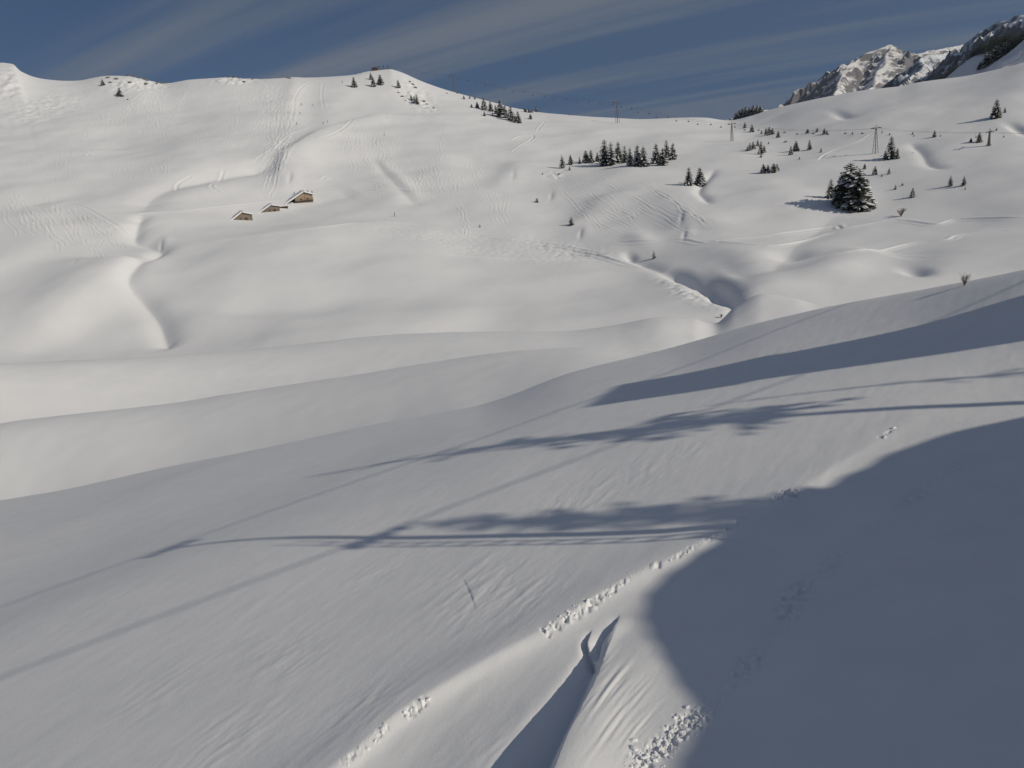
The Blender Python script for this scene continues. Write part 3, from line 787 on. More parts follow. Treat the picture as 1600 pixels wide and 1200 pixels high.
# ------------------------------------------------------------------ conifers
M_NEEDLE = simple_mat('spruce_needles', (0.042, 0.050, 0.034), 0.75, 0, 0.35, 1.2)
M_BARK = simple_mat('bark', (0.075, 0.055, 0.042), 0.9, 0, 0.3, 4.0)
M_TREESNOW = simple_mat('snow_on_branches', (0.80, 0.80, 0.815), 0.7)
M_TWIG = simple_mat('bare_twigs', (0.17, 0.125, 0.10), 0.9)
def spruce_parts(seed, width=0.21, whorls=24, per=8, bare=0.06, snow=0.35, top=1.0, ragged=0.25):
    """a 10 m tree: trunk, crown of drooping boughs, snow lying on the boughs"""
    r = random.Random(seed); cr = MB(); sn = MB(); H = 10.0
    for i in range(whorls):
        f = i / (whorls - 1)
        z = H * (bare + (0.985 - bare) * f)
        env = (1 - f) ** 0.62 * (0.75 + 0.25 * min(1, f / 0.12 + 0.3))
        L0 = H * width * env + 0.12
        n = max(4, int(round(per * (0.6 + 0.5 * (1 - f)))))
        ph = r.uniform(0, 6.28)
        for k in range(n):
            if r.random() < ragged * 0.25 and f < 0.9: continue
            a = ph + 6.283 * k / n + r.uniform(-.25, .25)
            L_ = L0 * r.uniform(1 - ragged, 1 + ragged * 0.7)
            ca, sa = math.cos(a), math.sin(a)
            droop = 0.42 * (1 - f) + 0.10; pts = []
            for j in range(4):
                t = j / 3.0
                d = L_ * t; zz = z + r.uniform(-.05, .05) - droop * L_ * t ** 1.3 + 0.16 * L_ * max(0, t - 0.6) + (0.28 * L_ * t if f > 0.8 else 0)
                pts.append((ca * d, sa * d, zz))
            nx, ny = -sa, ca
            for j in range(3):
                p, q = pts[j], pts[j + 1]
                for sgn in (-1, 1):
                    wl_ = L_ * (0.34 - 0.07 * j) * r.uniform(.7, 1.3)
                    bx = (q[0] - p[0]) * 0.8; by = (q[1] - p[1]) * 0.8
                    tip = (p[0] + bx + nx * sgn * wl_, p[1] + by + ny * sgn * wl_, p[2] + (q[2] - p[2]) * .8 - wl_ * r.uniform(.35, .75))
                    cr.quad([p, q, tip])
                    tip2 = (p[0] + bx * .6 + nx * sgn * wl_ * .45, p[1] + by * .6 + ny * sgn * wl_ * .45, p[2] - wl_ * r.uniform(.7, 1.15))
                    cr.quad([p, q, tip2])
            cr.quad([pts[2], (pts[3][0] + nx * .06 * L_, pts[3][1] + ny * .06 * L_, pts[3][2] - .05), pts[3], (pts[3][0] - nx * .06 * L_, pts[3][1] - ny * .06 * L_, pts[3][2] - .05)])
            if r.random() < snow:
                up = 0.05 + 0.02 * L_; w0 = L_ * r.uniform(.10, .22); j0 = r.choice((0, 1, 1)); ring = []
                for j in range(j0, 4):
                    p = pts[j]; w = w0 * (0.6 if j in (j0, 3) else 1)
                    ring.append(((p[0] + nx * w, p[1] + ny * w, p[2] + up * .2 - w * .4), (p[0], p[1], p[2] + up + .04), (p[0] - nx * w, p[1] - ny * w, p[2] + up * .2 - w * .4)))
                for j in range(len(ring) - 1):
                    for m_ in range(2):
                        sn.quad([ring[j][m_], ring[j + 1][m_], ring[j + 1][m_ + 1], ring[j][m_ + 1]])
    tr = MB(); tr.tube([(0, 0, -0.6), (0, 0, 0.4), (0.03, 0, 4), (0, .02, 8), (0, 0, 10.1)], [0.19, 0.16, 0.11, 0.05, 0.012], 8)
    return tr, cr, sn
def me_of(mb, name, mat):
    me = bpy.data.meshes.new(name); me.from_pydata(mb.v, [], mb.f); me.materials.append(mat); me.update(); return me
VAR = []
for sd, kw in ((1, dict(width=.25, per=10)), (2, dict(width=0.29, per=10, snow=.42)), (3, dict(width=0.22, per=9, ragged=.35)), (4, dict(width=0.33, whorls=24, per=11, snow=.4)), (5, dict(width=0.24, bare=0.14, whorls=20, ragged=.4, snow=.3)), (6, dict(width=0.34, whorls=18, per=10, snow=.35, ragged=.35))):
    tr, cr, sn = spruce_parts(sd, **kw)
    VAR.append((me_of(tr, 'trunk', M_BARK), me_of(cr, 'crown', M_NEEDLE), me_of(sn, 'snow_cover', M_TREESNOW)))
def place_tree(P, height, var, label, group, wide=1.0, name='spruce_tree', rz=None, tilt=0.0, cat='tree'):
    t = empty(name, P, rnd.uniform(0, 6.28) if rz is None else rz)
    s = height / 10.0; t.scale = (s * wide, s * wide, s)
    if tilt: t.rotation_euler[1] = tilt
    for me, nm in zip(VAR[var], ('trunk', 'crown', 'snow_cover')):
        c = link(bpy.data.objects.new(nm, me)); c.parent = t
        if nm == 'snow_cover': c['kind'] = 'stuff'
    return tag(t, label, cat, group)
ORD = ['leftmost', 'second from the left', 'third from the left', 'fourth from the left', 'fifth from the left', 'sixth from the left', 'seventh from the left', 'eighth from the left', 'ninth from the left', 'tenth from the left', 'eleventh from the left', 'twelfth from the left', 'thirteenth from the left', 'fourteenth from the left', 'fifteenth from the left', 'sixteenth from the left', 'seventeenth from the left', 'eighteenth from the left', 'nineteenth from the left', 'twentieth from the left']
def grove(phrase, group, items, wide=1.0, own=None):
    items = sorted(items, key=lambda q: q[0])
    hs_ = sorted(q[2] for q in items)
    for i, it in enumerate(items):
        px_, py_, h_ = it[:3]; P = hit(px_, py_, 9.6)
        dist = P[0] * FW[0] + P[1] * FW[1] + P[2] * FW[2]
        H = h_ * dist / FOC * 1.03
        v = it[3] if len(it) > 3 else (rnd.choice((0, 1, 2, 3)) if h_ > 9 else rnd.choice((3, 4, 5, 1)))
        size = 'tall' if h_ >= hs_[-1] * 0.8 and h_ > 10 else ('tiny' if h_ < 6 else ('small' if h_ < 13 else 'mid-sized'))
        where = 'only one' if len(items) == 1 else ('rightmost' if i == len(items) - 1 and i > 1 else ORD[min(i, len(ORD) - 1)])
        lab = f'{size} dark spruce, {where} of {phrase}' if len(items) > 1 else f'{size} dark spruce {phrase}'
        if len(it) > 4: lab = it[4]
        place_tree((P[0], P[1], P[2] - 0.15), H, v, lab, group if len(items) > 1 else None, wide * rnd.uniform(.9, 1.12))
grove('the big clump above the valley', 'spruces of the big clump', [(1298, 309, 29, 2), (1316, 316, 44, 1), (1327, 321, 65, 3), (1341, 326, 61, 1), (1352, 324, 40, 2), (1335, 318, 50, 1), (1345, 322, 44, 3)], 1.3)
grove('the long row under the saddle', 'spruces of the long row', [(879, 263, 21, 4), (892, 257, 15), (890, 266, 7), (906, 256, 12), (916, 254, 19), (924, 254, 20), (934, 252, 14), (946, 258, 39, 0), (956, 258, 35, 2), (967, 253, 31), (977, 254, 26), (985, 259, 28), (997, 259, 32, 1), (1006, 260, 31)], 1.1)
grove('the four spruces right of the long row', 'spruces right of the long row', [(1026, 255, 30, 1), (1036, 258, 26, 3), (1042, 246, 27, 2), (1052, 249, 25, 1)], 1.05)
grove('the pair above the bent gully', 'spruce pair', [(1077, 289, 27, 1), (1094, 290, 28, 3)], 1.1)
grove('the patch on the crest below the lift', 'spruces on the crest', [(737, 168, 6), (746, 169, 10), (757, 171, 18, 1), (767, 174, 16), (775, 178, 14), (783, 183, 26, 3), (790, 184, 19, 1), (799, 188, 22), (810, 192, 18), (757, 181, 7), (770, 181, 6), (805, 190, 12)], 1.15)
grove('the few right of the crest patch', 'small spruces right of the crest patch', [(821, 175, 8), (827, 176, 7), (831, 176, 5), (838, 175, 9), (829, 186, 8)], 1.3)
grove('the tiny row left of the crest patch', 'tiny spruces left of the crest patch', [(725, 155, 6), (734, 154, 5), (742, 155, 5)], 1.2)
grove('the scattered spruces on the summit cone', 'spruces on the summit cone', [(554, 136, 15, 1), (580, 124, 10), (584, 135, 15, 1), (595, 132, 15, 3), (623, 137, 12), (643, 157, 9), (652, 163, 15, 2), (648, 160, 10)], 1.15)
grove('the shrubby pair on the left skyline', 'stunted spruces on the left skyline', [(161, 133, 9, 5), (188, 150, 13, 5)], 1.25)
grove('the knot behind the saddle pylon', 'spruces behind the saddle pylon', [(1164, 200, 9), (1175, 206, 12), (1190, 209, 6), (1197, 210, 11), (1202, 211, 13), (1207, 210, 10), (1216, 215, 11)], 1.25)
grove('the loose group right of the saddle pylon', 'spruces right of the saddle pylon', [(1168, 236, 9), (1172, 235, 12), (1177, 233, 12), (1184, 228, 10), (1189, 241, 20), (1194, 238, 11), (1189, 246, 6)], 1.1)
grove('the low clump below the saddle pylon', 'low clump of spruces', [(1193, 270, 14), (1200, 270, 13), (1209, 269, 14), (1214, 267, 11)], 1.3)
grove('the string on the right hill', 'small spruces on the right hill', [(1262, 208, 7), (1277, 206, 7), (1288, 209, 9), (1292, 209, 6), (1332, 210, 5)], 1.4)
grove('the group between both lattice pylons', 'spruces between the lattice pylons', [(1236, 242, 14), (1244, 236, 16), (1265, 234, 16), (1283, 238, 7), (1249, 249, 5), (1201, 225, 4)], 1.1)
grove('the group beside the tall lattice pylon', 'spruces beside the tall pylon', [(1392, 248, 35, 0), (1402, 248, 17), (1383, 247, 12)], 1.0)
grove('the small spruces above the big clump', 'small spruces above the big clump', [(1351, 264, 9), (1367, 273, 14), (1389, 272, 11), (1378, 276, 5)], 1.1)
grove('the three right of the big clump', 'small spruces right of the big clump', [(1399, 296, 8), (1410, 290, 5), (1426, 308, 15)], 1.15)
grove('the pair on the bright right slope', 'spruce pair on the right slope', [(1485, 291, 17, 4), (1506, 290, 16, 4), (1508, 296, 5)], 1.0)
grove('the sparse ones near the short pylon', 'spruces near the short pylon', [(1460, 214, 11), (1426, 210, 5), (1390, 211, 4), (1530, 222, 16), (1517, 222, 7), (1557, 204, 5)], 1.2)
grove('the high pair on the right hill', 'spruces high on the right hill', [(1556, 184, 28, 1), (1570, 176, 9), (1552, 183, 12)], 1.15)
grove('standing alone in the middle of the slope', 'x', [(893, 352, 14, 4)], 1.3)
grove('alone below the tree row with a flat top', 'x', [(839, 316, 7, 5)], 1.5)
grove('beside the dark dip at the ravine head', 'x', [(1022, 404, 13, 4)], 1.0)
grove('of sapling size left of the ravine slope', 'x', [(750, 355, 5, 2)], 1.2)
grove('sapling under the left end of the row', 'x', [(848, 273, 5, 2)], 1.0)
def behind(px_, py_, h_px, r_mul):
    """a tree whose foot stands just behind the skyline"""
    P = hit(px_, py_, 9.6); q = P[:2] * r_mul; z = ground(q[0], q[1])
    return (q[0], q[1], z), h_px * np.hypot(*q) * .97 / FOC
for i, (px_, h_) in enumerate([(1150, 11), (1155, 13), (1160, 14), (1165, 15), (1171, 13), (1177, 14), (1183, 12), (1188, 10)]):
    P, H = behind(px_, 190 - (px_ - 1142) * 0.17, h_, 1.05)
    place_tree(P, H, rnd.choice((1, 3)), f'dark spruce, {ORD[i] if i < 7 else "rightmost"} of the wood peeping over the saddle', 'spruces of the wood behind the saddle', 1.5)
# trees on the far forested ridge
def hill_z(x, y, ob=hill_ob):
    ok, loc, nrm_, ix = ob.ray_cast(Vector((x, y, 3000)), Vector((0, 0, -1)))
    return loc.z if ok else -200
def ray_hill(px_, py_):
    a = (px_ - 800) / FOC; b = (600 - py_) / FOC
    d = Vector(FW + a * CR + b * CU).normalized()
    ok, loc, n_, ix = hill_ob.ray_cast(Vector((0, 0, 0)), d)
    return loc if ok else None
bpy.context.view_layer.update()
k_ = 0
for (px_, py_, h_) in [(1531, 108, 9), (1543, 102, 17), (1549, 98, 15), (1555, 93, 16), (1560, 90, 15), (1570, 86, 15), (1574, 83, 13), (1537, 106, 8)]:
    P = ray_hill(px_, py_)
    if P is not None:
        place_tree(P, h_ * P.length / FOC, rnd.choice((1, 3)), f'dark spruce, {ORD[k_]} of the shaded clump below the far wooded ridge', 'spruces on the far shaded slope', 1.5); k_ += 1
wood = MB()
crest_pts = [world_at(*p) for p in [(1470, 126, 2450), (1500, 108, 2250), (1530, 90, 2080), (1560, 71, 1930), (1580, 59, 1830), (1600, 54, 1760), (1660, 37, 1600)]]
_, crw, _ = spruce_parts(77, width=.26, whorls=6, per=4, snow=0)
for i in range(900):
    t = rnd.random() ** 0.9 * 5.999; k = int(t); f = t - k
    a, b = crest_pts[k], crest_pts[k + 1]; p = a + (b - a) * f
    u = rnd.random(); width_ = 150 - 95 * t / 6
    x = p[0] - width_ * u * 0.75 ; y = p[1] - width_ * u * 0.75
    z = hill_z(x, y); s = rnd.uniform(1.0, 2.1); n = len(wood.v)
    wood.v += [(x + v[0] * s * 1.3, y + v[1] * s * 1.3, z - .5 + v[2] * s) for v in crw.v]; wood.f += [tuple(n + q for q in fc) for fc in crw.f]; wood.mi += [0] * len(crw.f)
tag(wood.build('wood', M_NEEDLE), 'far dark belt of conifers along the shaded ridge', 'wood', kind='stuff')

# bare bushes
def bush_me(seed, n=46):
    r = random.Random(seed); mb = MB()
    for i in range(n):
        a = r.uniform(0, 6.28); sp_ = r.uniform(.05, .55); h = r.uniform(.55, 1.0)
        p0 = (r.uniform(-.05, .05), r.uniform(-.05, .05), 0); p1 = (math.cos(a) * sp_ * .45, math.sin(a) * sp_ * .45, h * .5); p2 = (math.cos(a) * sp_, math.sin(a) * sp_, h)
        mb.tube([p0, p1, p2], [.016, .011, .004], 4, cap=False)
        for j in range(3):
            f = r.uniform(.4, .9); b = a + r.uniform(-1.2, 1.2); q = tuple(p1[m] + (p2[m] - p1[m]) * f for m in range(3))
            mb.tube([q, (q[0] + math.cos(b) * .16, q[1] + math.sin(b) * .16, q[2] + r.uniform(.05, .2))], [.008, .003], 3, cap=False)
    return mb
def bush(px_, py_, h_, label, vmin, seed, wide=1.0):
    P = hit(px_, py_, vmin); dist = float(P @ FW); s = h_ * dist / FOC
    t = empty('bare_bush', P); t.scale = (s * wide, s * wide, s)
    bush_me(seed).build('branches', M_TWIG, t)
    m = MB(); m.tube([(0, 0, -.1), (0, 0, .12)], [.05, .03], 6); m.build('stem', M_TWIG, t)
    tag(t, label, 'bush')
bush(1408, 338, 13, 'round leafless brown bush alone on the right slope', 9.6, 1, 1.2)
bush(1507, 446, 19, 'thin leafless shrub on the rim of the near slope', 3.9, 2, 0.8)
bush(1127, 497, 7, 'little bare twig bush at the mouth of the ravine', 8.1, 3)

# ------------------------------------------------------------------ rocks on the skyline
M_ROCK = simple_mat('dark_rock', (0.13, 0.115, 0.105), 0.9, 0, 0.45, 1.5)
def rock_me(seed):
    bm = bmesh.new(); bmesh.ops.create_icosphere(bm, subdivisions=2, radius=1.0); r = random.Random(seed)
    o = [r.uniform(0, 50) for _ in range(3)]
    from mathutils import noise as mn
    for v in bm.verts:
        d = 0.55 * mn.noise(v.co * 1.3 + Vector(o)) + 0.3 * mn.noise(v.co * 3.1 + Vector(o))
        v.co *= 1 + d; v.co.z *= 0.8
    me = bpy.data.meshes.new('rock'); bm.to_mesh(me); bm.free(); me.materials.append(M_ROCK); return me
ROCKS = [rock_me(i) for i in range(4)]
def rock(px_, py_, w_, label, group, flat=1.0):
    P = hit(px_, py_, 9.6); dist = float(P @ FW); s = w_ * dist / FOC * 0.5
    o = link(bpy.data.objects.new('rock', rnd.choice(ROCKS))); o.location = P
    o.scale = (s * 1.2, s * 0.7, s * 0.75 * flat); o.rotation_euler = (0, rnd.uniform(-.4, .4), rnd.uniform(-.6, .6))
    tag(o, label, 'rock', group)
def rocks(phrase, group, items):
    items = sorted(items)
    for i, it in enumerate(items):
        rock(it[0], it[1], it[2], f'dark rock, {"rightmost" if i == len(items) - 1 else ORD[i]} of {phrase}', group)
rocks('the crags on the left skyline', 'crags on the left skyline', [(168, 122, 6), (172, 129, 5), (181, 124, 7), (199, 118, 7), (203, 129, 5), (208, 120, 6), (217, 122, 6), (225, 120, 8), (227, 132, 7), (246, 124, 5), (252, 128, 6), (258, 130, 5), (244, 131, 4)])
rocks('the stones under the stunted spruces', 'stones under the stunted spruces', [(185, 147, 6), (192, 151, 5), (199, 156, 4)])
rocks('the low crags left of the ski piste', 'low crags left of the piste', [(358, 119, 5), (365, 121, 6), (372, 122, 5), (381, 128, 5), (393, 124, 4), (450, 122, 5), (453, 123, 4)])
rocks('the outcrops on the summit shoulder', 'outcrops on the summit shoulder', [(640, 128, 4), (645, 132, 5), (649, 137, 5), (622, 145, 4), (628, 151, 5), (662, 159, 5), (667, 163, 4), (677, 169, 4), (633, 157, 3), (698, 146, 3), (714, 146, 4)])
rock(1228, 222, 6, 'lone grey boulder left of the small saddle spruces', None)
rock(874, 272, 4, 'dark stone in the broken snow under the tree row', None)

# ------------------------------------------------------------------ alpine huts
M_TIMBER = simple_mat('weathered_timber', (0.33, 0.25, 0.17), 0.8, 0, 0.25, 2.5)
M_STONE = simple_mat('rubble_stone', (0.20, 0.165, 0.13), 0.9, 0, 0.4, 1.6)
M_DARKWOOD = simple_mat('dark_wood', (0.055, 0.04, 0.03), 0.85, 0, 0.3, 3)
M_ROOFSNOW = simple_mat('roof_snow', (0.80, 0.805, 0.815), 0.7)
M_GLASS = simple_mat('window_glass', (0.02, 0.025, 0.03), 0.1)
M_STEEL = simple_mat('galvanised_steel', (0.13, 0.115, 0.11), 0.6, 0.3, 0.2, 3)
M_DARKSTEEL = simple_mat('dark_steel', (0.05, 0.05, 0.055), 0.5, 0.4)
M_REDROOF = simple_mat('red_brown_boards', (0.075, 0.045, 0.042), 0.8, 0, 0.2, 2)
def hut(name, apex, left, right, bottom, depth, wall_mat, label, yaw=0.0, vmin=9.6):
    """gable turned to the valley; roof corners given by photograph pixels"""
    B = hit(bottom[0], bottom[1], vmin); dist = float(B @ FW); k = dist / FOC
    cr_, sr_ = math.cos(ROLL), math.sin(ROLL)
    def loc(p):
        dx, dy = (p[0] - bottom[0]) * k, -(p[1] - bottom[1]) * k
        return dx * cr_ - dy * sr_ * -1 * 1.0 if False else dx * cr_ + dy * sr_, -dx * sr_ * -1 * 0 + (dy * cr_ - dx * sr_)
    A, Lf, Rt = loc(apex), loc(left), loc(right)
    az = math.atan2(B[0], B[1])
    t = empty(name, B, -az + yaw)
    return t, A, Lf, Rt, k
def slab(mb, p, q, y0, y1, th, m=0):
    """roof slope from p to q in the gable plane, from y0 to y1 in depth, th thick upwards"""
    n = Vector((-(q[1] - p[1]), 0, q[0] - p[0])).normalized()
    if n.z < 0: n = -n
    a = [Vector((p[0], y0, p[1])), Vector((q[0], y0, q[1])), Vector((q[0], y0, q[1])) + n * th, Vector((p[0], y0, p[1])) + n * th]
    mb.prism(a, (0, y1 - y0, 0), m)
def build_hut(name, apex, left, right, bottom, depth, wall_mat, label, yaw, over=0.5, chalet=False):
    t, A, Lf, Rt, k = hut(name, apex, left, right, bottom, depth, wall_mat, label, yaw)
    lo = -3.0
    # wall below the roof line
    ins = 0.07
    wl_ = Lf[0] + (A[0] - Lf[0]) * ins; wr_ = Rt[0] - (Rt[0] - A[0]) * ins
    zl = Lf[1] + (A[1] - Lf[1]) * ins - 0.05; zr = Rt[1] + (A[1] - Rt[1]) * ins - 0.05
    w = MB()
    if not chalet:
        w.prism([(wl_, 0, min(lo, zl - .5)), (wr_, 0, lo), (wr_, 0, zr), (A[0], 0, A[1] - .05), (wl_, 0, zl)], (0, depth, 0)); w.build('wall', wall_mat, t)
        d = MB(); d.box((A[0] + .8, -.06, -0.6), (A[0] + 2.0, .02, 1.1)); d.build('door', M_DARKWOOD, t)
        wn_ = MB(); wn_.box((A[0] - 1.6, -.05, .5), (A[0] - .9, .02, 1.1)); wn_.build('window', M_GLASS, t)
    else:
        porch = Lf[0] + (A[0] - Lf[0]) * 0.52
        zp = Lf[1] + (A[1] - Lf[1]) * 0.52 - .05; fl = 1.0
        s_ = MB(); s_.box((porch, 0.02, lo), (wr_, depth, fl)); s_.build('stone_base', M_STONE, t)
        w.prism([(porch, 0, fl + .003), (wr_, 0, fl + .003), (wr_, 0, zr), (A[0], 0, A[1] - .05), (porch, 0, zp)], (0, depth - .02, 0)); w.build('wall', M_TIMBER, t)
        b = MB(); b.prism([(wl_, 1.6, lo), (porch - .003, 1.6, lo), (porch - .003, 1.6, zp), (wl_, 1.6, zl)], (0, depth - 1.7, 0)); b.build('porch_wall', M_DARKWOOD, t)
        for x_ in (Lf[0] + .7, (Lf[0] + porch) / 2, porch - .25):
            zt = Lf[1] + (A[1] - Lf[1]) * (x_ - Lf[0]) / (A[0] - Lf[0])
            p_ = MB(); p_.box((x_ - .09, -.1, lo), (x_ + .09, .08, zt - .06)); p_.build('post', M_DARKWOOD, t)
        bl = MB(); bl.box((porch + .2, -.9, fl - .1), (wr_ + .2, -.01, fl + .02)); bl.box((porch + .2, -.95, fl + .8), (wr_ + .2, -.87, fl + .9))
        for i in range(8):
            x_ = porch + .3 + (wr_ - porch - .3) * i / 7; bl.box((x_ - .04, -.94, fl + .021), (x_ + .04, -.88, fl + .799))
        bl.build('balcony', M_DARKWOOD, t)
        br = MB(); br.box((A[0] + .05, -.03, fl + .01), (A[0] + .22, -.005, A[1] - .25)); br.build('timber_post', M_DARKWOOD, t)
        for x_ in (A[0] - 1.9, A[0] + 1.5):
            f_ = MB(); f_.box((x_ - .4, -.04, fl + .5), (x_ + .4, -.006, fl + 1.3)); fo = f_.build('window', M_DARKWOOD, t)
            g_ = MB(); g_.box((x_ - .32, -.06, fl + .58), (x_ + .32, -.042, fl + 1.22)); g_.build('pane', M_GLASS, fo)
    for a_, b_ in ((Lf, A), (A, Rt)):
        r_ = MB(); slab(r_, a_, b_, -over, depth + .4, .16); r_.build('roof', M_DARKWOOD, t)
        n_ = MB(); slab(n_, (a_[0] * .98 + b_[0] * .02, a_[1] * .98 + b_[1] * .02 + .165), (b_[0], b_[1] + .165), -over + .1, depth + .5, .68); n_.build('roof_snow', M_ROOFSNOW, t)
    return tag(t, label, 'hut')
build_hut('chalet', (475.5, 301.0), (446.5, 319.5), (489.5, 304.8), (472, 317), 9.0, M_TIMBER, 'timber chalet with stone base and open porch, highest of the three huts', 0.12, 0.8, True)
build_hut('hut', (424.3, 321.2), (404, 334.6), (437.5, 323.2), (424, 331), 8.0, M_STONE, 'grey stone hut with snowy gable roof, middle of the three huts', 0.05)
build_hut('hut', (379.4, 332.6), (362, 345.8), (394.8, 336.2), (380, 344), 8.0, M_STONE, 'brown stone hut half sunk in snow, lowest of the three huts', 0.05)
# lean-to between the upper huts
P = hit(444, 325.5, 9.6); t = empty('shed', P, -math.atan2(P[0], P[1]))
m = MB(); m.box((-2.0, 0, -1.5), (2.0, 2.5, .9)); m.build('wall', M_DARKWOOD, t)
m = MB(); m.box((-2.3, -.4, .905), (2.3, 2.8, 1.05)); m.build('roof', M_DARKWOOD, t)
m = MB(); m.box((-2.25, -.3, 1.055), (2.25, 2.8, 1.5)); m.build('roof_snow', M_ROOFSNOW, t)
tag(t, 'low flat shed buried in snow between chalet and middle hut', 'shed')

# summit lift station and masts
P = hit(586, 110.5, 9.6); t = empty('summit_station', P, -math.atan2(P[0], P[1]))
m = MB(); m.box((-3, 0, -2), (2.6, 6, 2.0)); m.build('wall', M_REDROOF, t)
m = MB(); m.prism([(-3.4, -.4, 2.003), (3.0, -.4, 2.003), (1.6, -.4, 3.1), (-2.0, -.4, 3.1)], (0, 6.8, 0)); m.build('roof', M_REDROOF, t)
m = MB(); m.box((-.5, -.05, -1), (.5, -.004, 1.5)); m.build('door', M_DARKWOOD, t)
tag(t, 'low red-brown lift station on top of the summit', 'station')
P = hit(601, 108.2, 9.6); t = empty('viewing_platform', P, -math.atan2(P[0], P[1]))
m = MB(); m.box((-6, 0, -.4), (6, 3, .5)); m.build('deck', M_REDROOF, t)
for x_ in (-6, -3, 0, 3, 5.9):
    m = MB(); m.box((x_ - .05, -.08, -.4), (x_ + .05, -.004, 1.6)); m.build('post', M_DARKSTEEL, t)
m = MB(); m.box((-6, -.16, 1.5), (6, -.085, 1.6)); m.build('rail', M_DARKSTEEL, t)
tag(t, 'dark railed platform beside the summit lift station', 'platform')
for i, px_ in enumerate((592.5, 599.5, 606.5)):
    P = hit(px_, 109, 9.6); t = empty('mast', P)
    m = MB(); m.tube([(0, 0, -1), (0, 0, 3.6)], .12, 6); m.build('pole', M_DARKSTEEL, t)
    m = MB(); m.box((-.7, -.06, 2.6), (.7, .06, 3.5)); m.build('board', M_DARKSTEEL, t)
    tag(t, f'short dark mast on the summit, {("leftmost", "middle", "rightmost")[i]} of three', 'mast', 'masts on the summit')

# ------------------------------------------------------------------ chairlift across the valley
def beam(mb, a, b, w): mb.tube([a, b], w, 4)
PYL = []
def pylon(px_, py_, h_, label, az, kind='lattice', arm=2.3, behind_=None):
    P = hit(px_, py_, 9.6) if behind_ is None else np.array(behind_)
    dist = float(P @ FW); H = h_ * dist / FOC * 1.03
    t = empty('lift_pylon', P, -az)
    if kind == 'lattice':
        b_ = H * 0.085; c_ = .16
        for sx in (-1, 1):
            for sy in (-1, 1):
                m = MB(); beam(m, (sx * b_, sy * b_, -1.2), (sx * c_, sy * c_, H), .10); m.build('leg', M_STEEL, t)
        for i in range(6):
            z0 = H * (i / 6.0) ** .9; z1 = H * ((i + 1) / 6.0) ** .9
            w0 = b_ + (c_ - b_) * z0 / H; w1 = b_ + (c_ - b_) * z1 / H; m = MB()
            for s in (-1, 1):
                beam(m, (-w0, s * w0, z0), (w1, s * w1, z1), .045); beam(m, (s * w0, w0, z0), (s * w1, -w1, z1), .045); beam(m, (-w1, s * w1, z1), (w1, s * w1, z1), .045)
            m.build('brace', M_STEEL, t)
    else:
        m = MB(); m.tube([(0, 0, -1), (0, 0, H)], [.75, .36], 10); m.build('column', M_STEEL, t)
        m = MB(); m.tube([(0, 0, -1), (0, 0, .5)], [1.1, 1.0], 10); m.build('foundation', M_STONE, t)
        for z0 in np.linspace(.8, H - .4, 9):
            m = MB(); m.box((-.2, -.95 + .35 * z0 / H, z0), (.2, -.75 + .35 * z0 / H, z0 + .06)); m.build('rung', M_STEEL, t)
    m = MB(); m.box((-arm, -.16, H), (arm, .16, H + .34)); m.build('crossarm', M_STEEL, t)
    m = MB(); beam(m, (0, 0, H + .34), (0, 0, H + 1.5), .09); beam(m, (-arm, 0, H + .34), (0, 0, H + 1.5), .05); beam(m, (arm, 0, H + .34), (0, 0, H + 1.5), .05); m.build('lifting_frame', M_STEEL, t)
    for sx in (-1, 1):
        m = MB()
        for j in range(4): m.tube([(sx * arm - .05, -.9 + .6 * j, H + .05), (sx * arm + .05, -.9 + .6 * j, H + .05)], .22, 8)
        m.box((sx * arm - .04, -1.1, H + .10), (sx * arm + .04, 1.1, H + .2)); m.build('sheave_train', M_DARKSTEEL, t)
    tag(t, label, 'pylon', 'lift pylons across the valley')
    c, s = math.cos(-az), math.sin(-az)
    PYL.append([np.array([P[0] + sx * arm * c, P[1] + sx * arm * s, P[2] + H - .15]) for sx in (-1, 1)])
pos_ = [hit(710, 142.5, 9.6), hit(965, 192.5, 9.6), hit(1143.6, 220.8, 9.6), hit(1367.5, 240, 9.6), hit(1545, 227.6, 9.6)]
azs = []
for i in range(5):
    a = pos_[max(i - 1, 0)]; b = pos_[min(i + 1, 4)]; azs.append(math.atan2(b[0] - a[0], b[1] - a[1]))
PYL.insert(0, [world_at(604, 103, 850), world_at(609, 103.5, 850)])
pylon(710, 142.5, 24, 'steel lift pylon on the crest beneath the summit', azs[0])
pylon(965, 192.5, 30, 'steel lift pylon standing on the saddle against the sky', azs[1])
pylon(1143.6, 220.8, 25, 'slim steel lift pylon left of the saddle spruces', azs[2])
pylon(1367.5, 240, 37, 'tall lattice lift pylon left of the pointed spruce', azs[3])
pylon(1545, 227.6, 20, 'short stout lift pylon right of the small spruces', azs[4], 'column')
e1 = world_at(1760, 205, 420); PYL.append([e1 + np.array([-1, 2.2, 0]), e1 + np.array([1, -2.2, 0])])
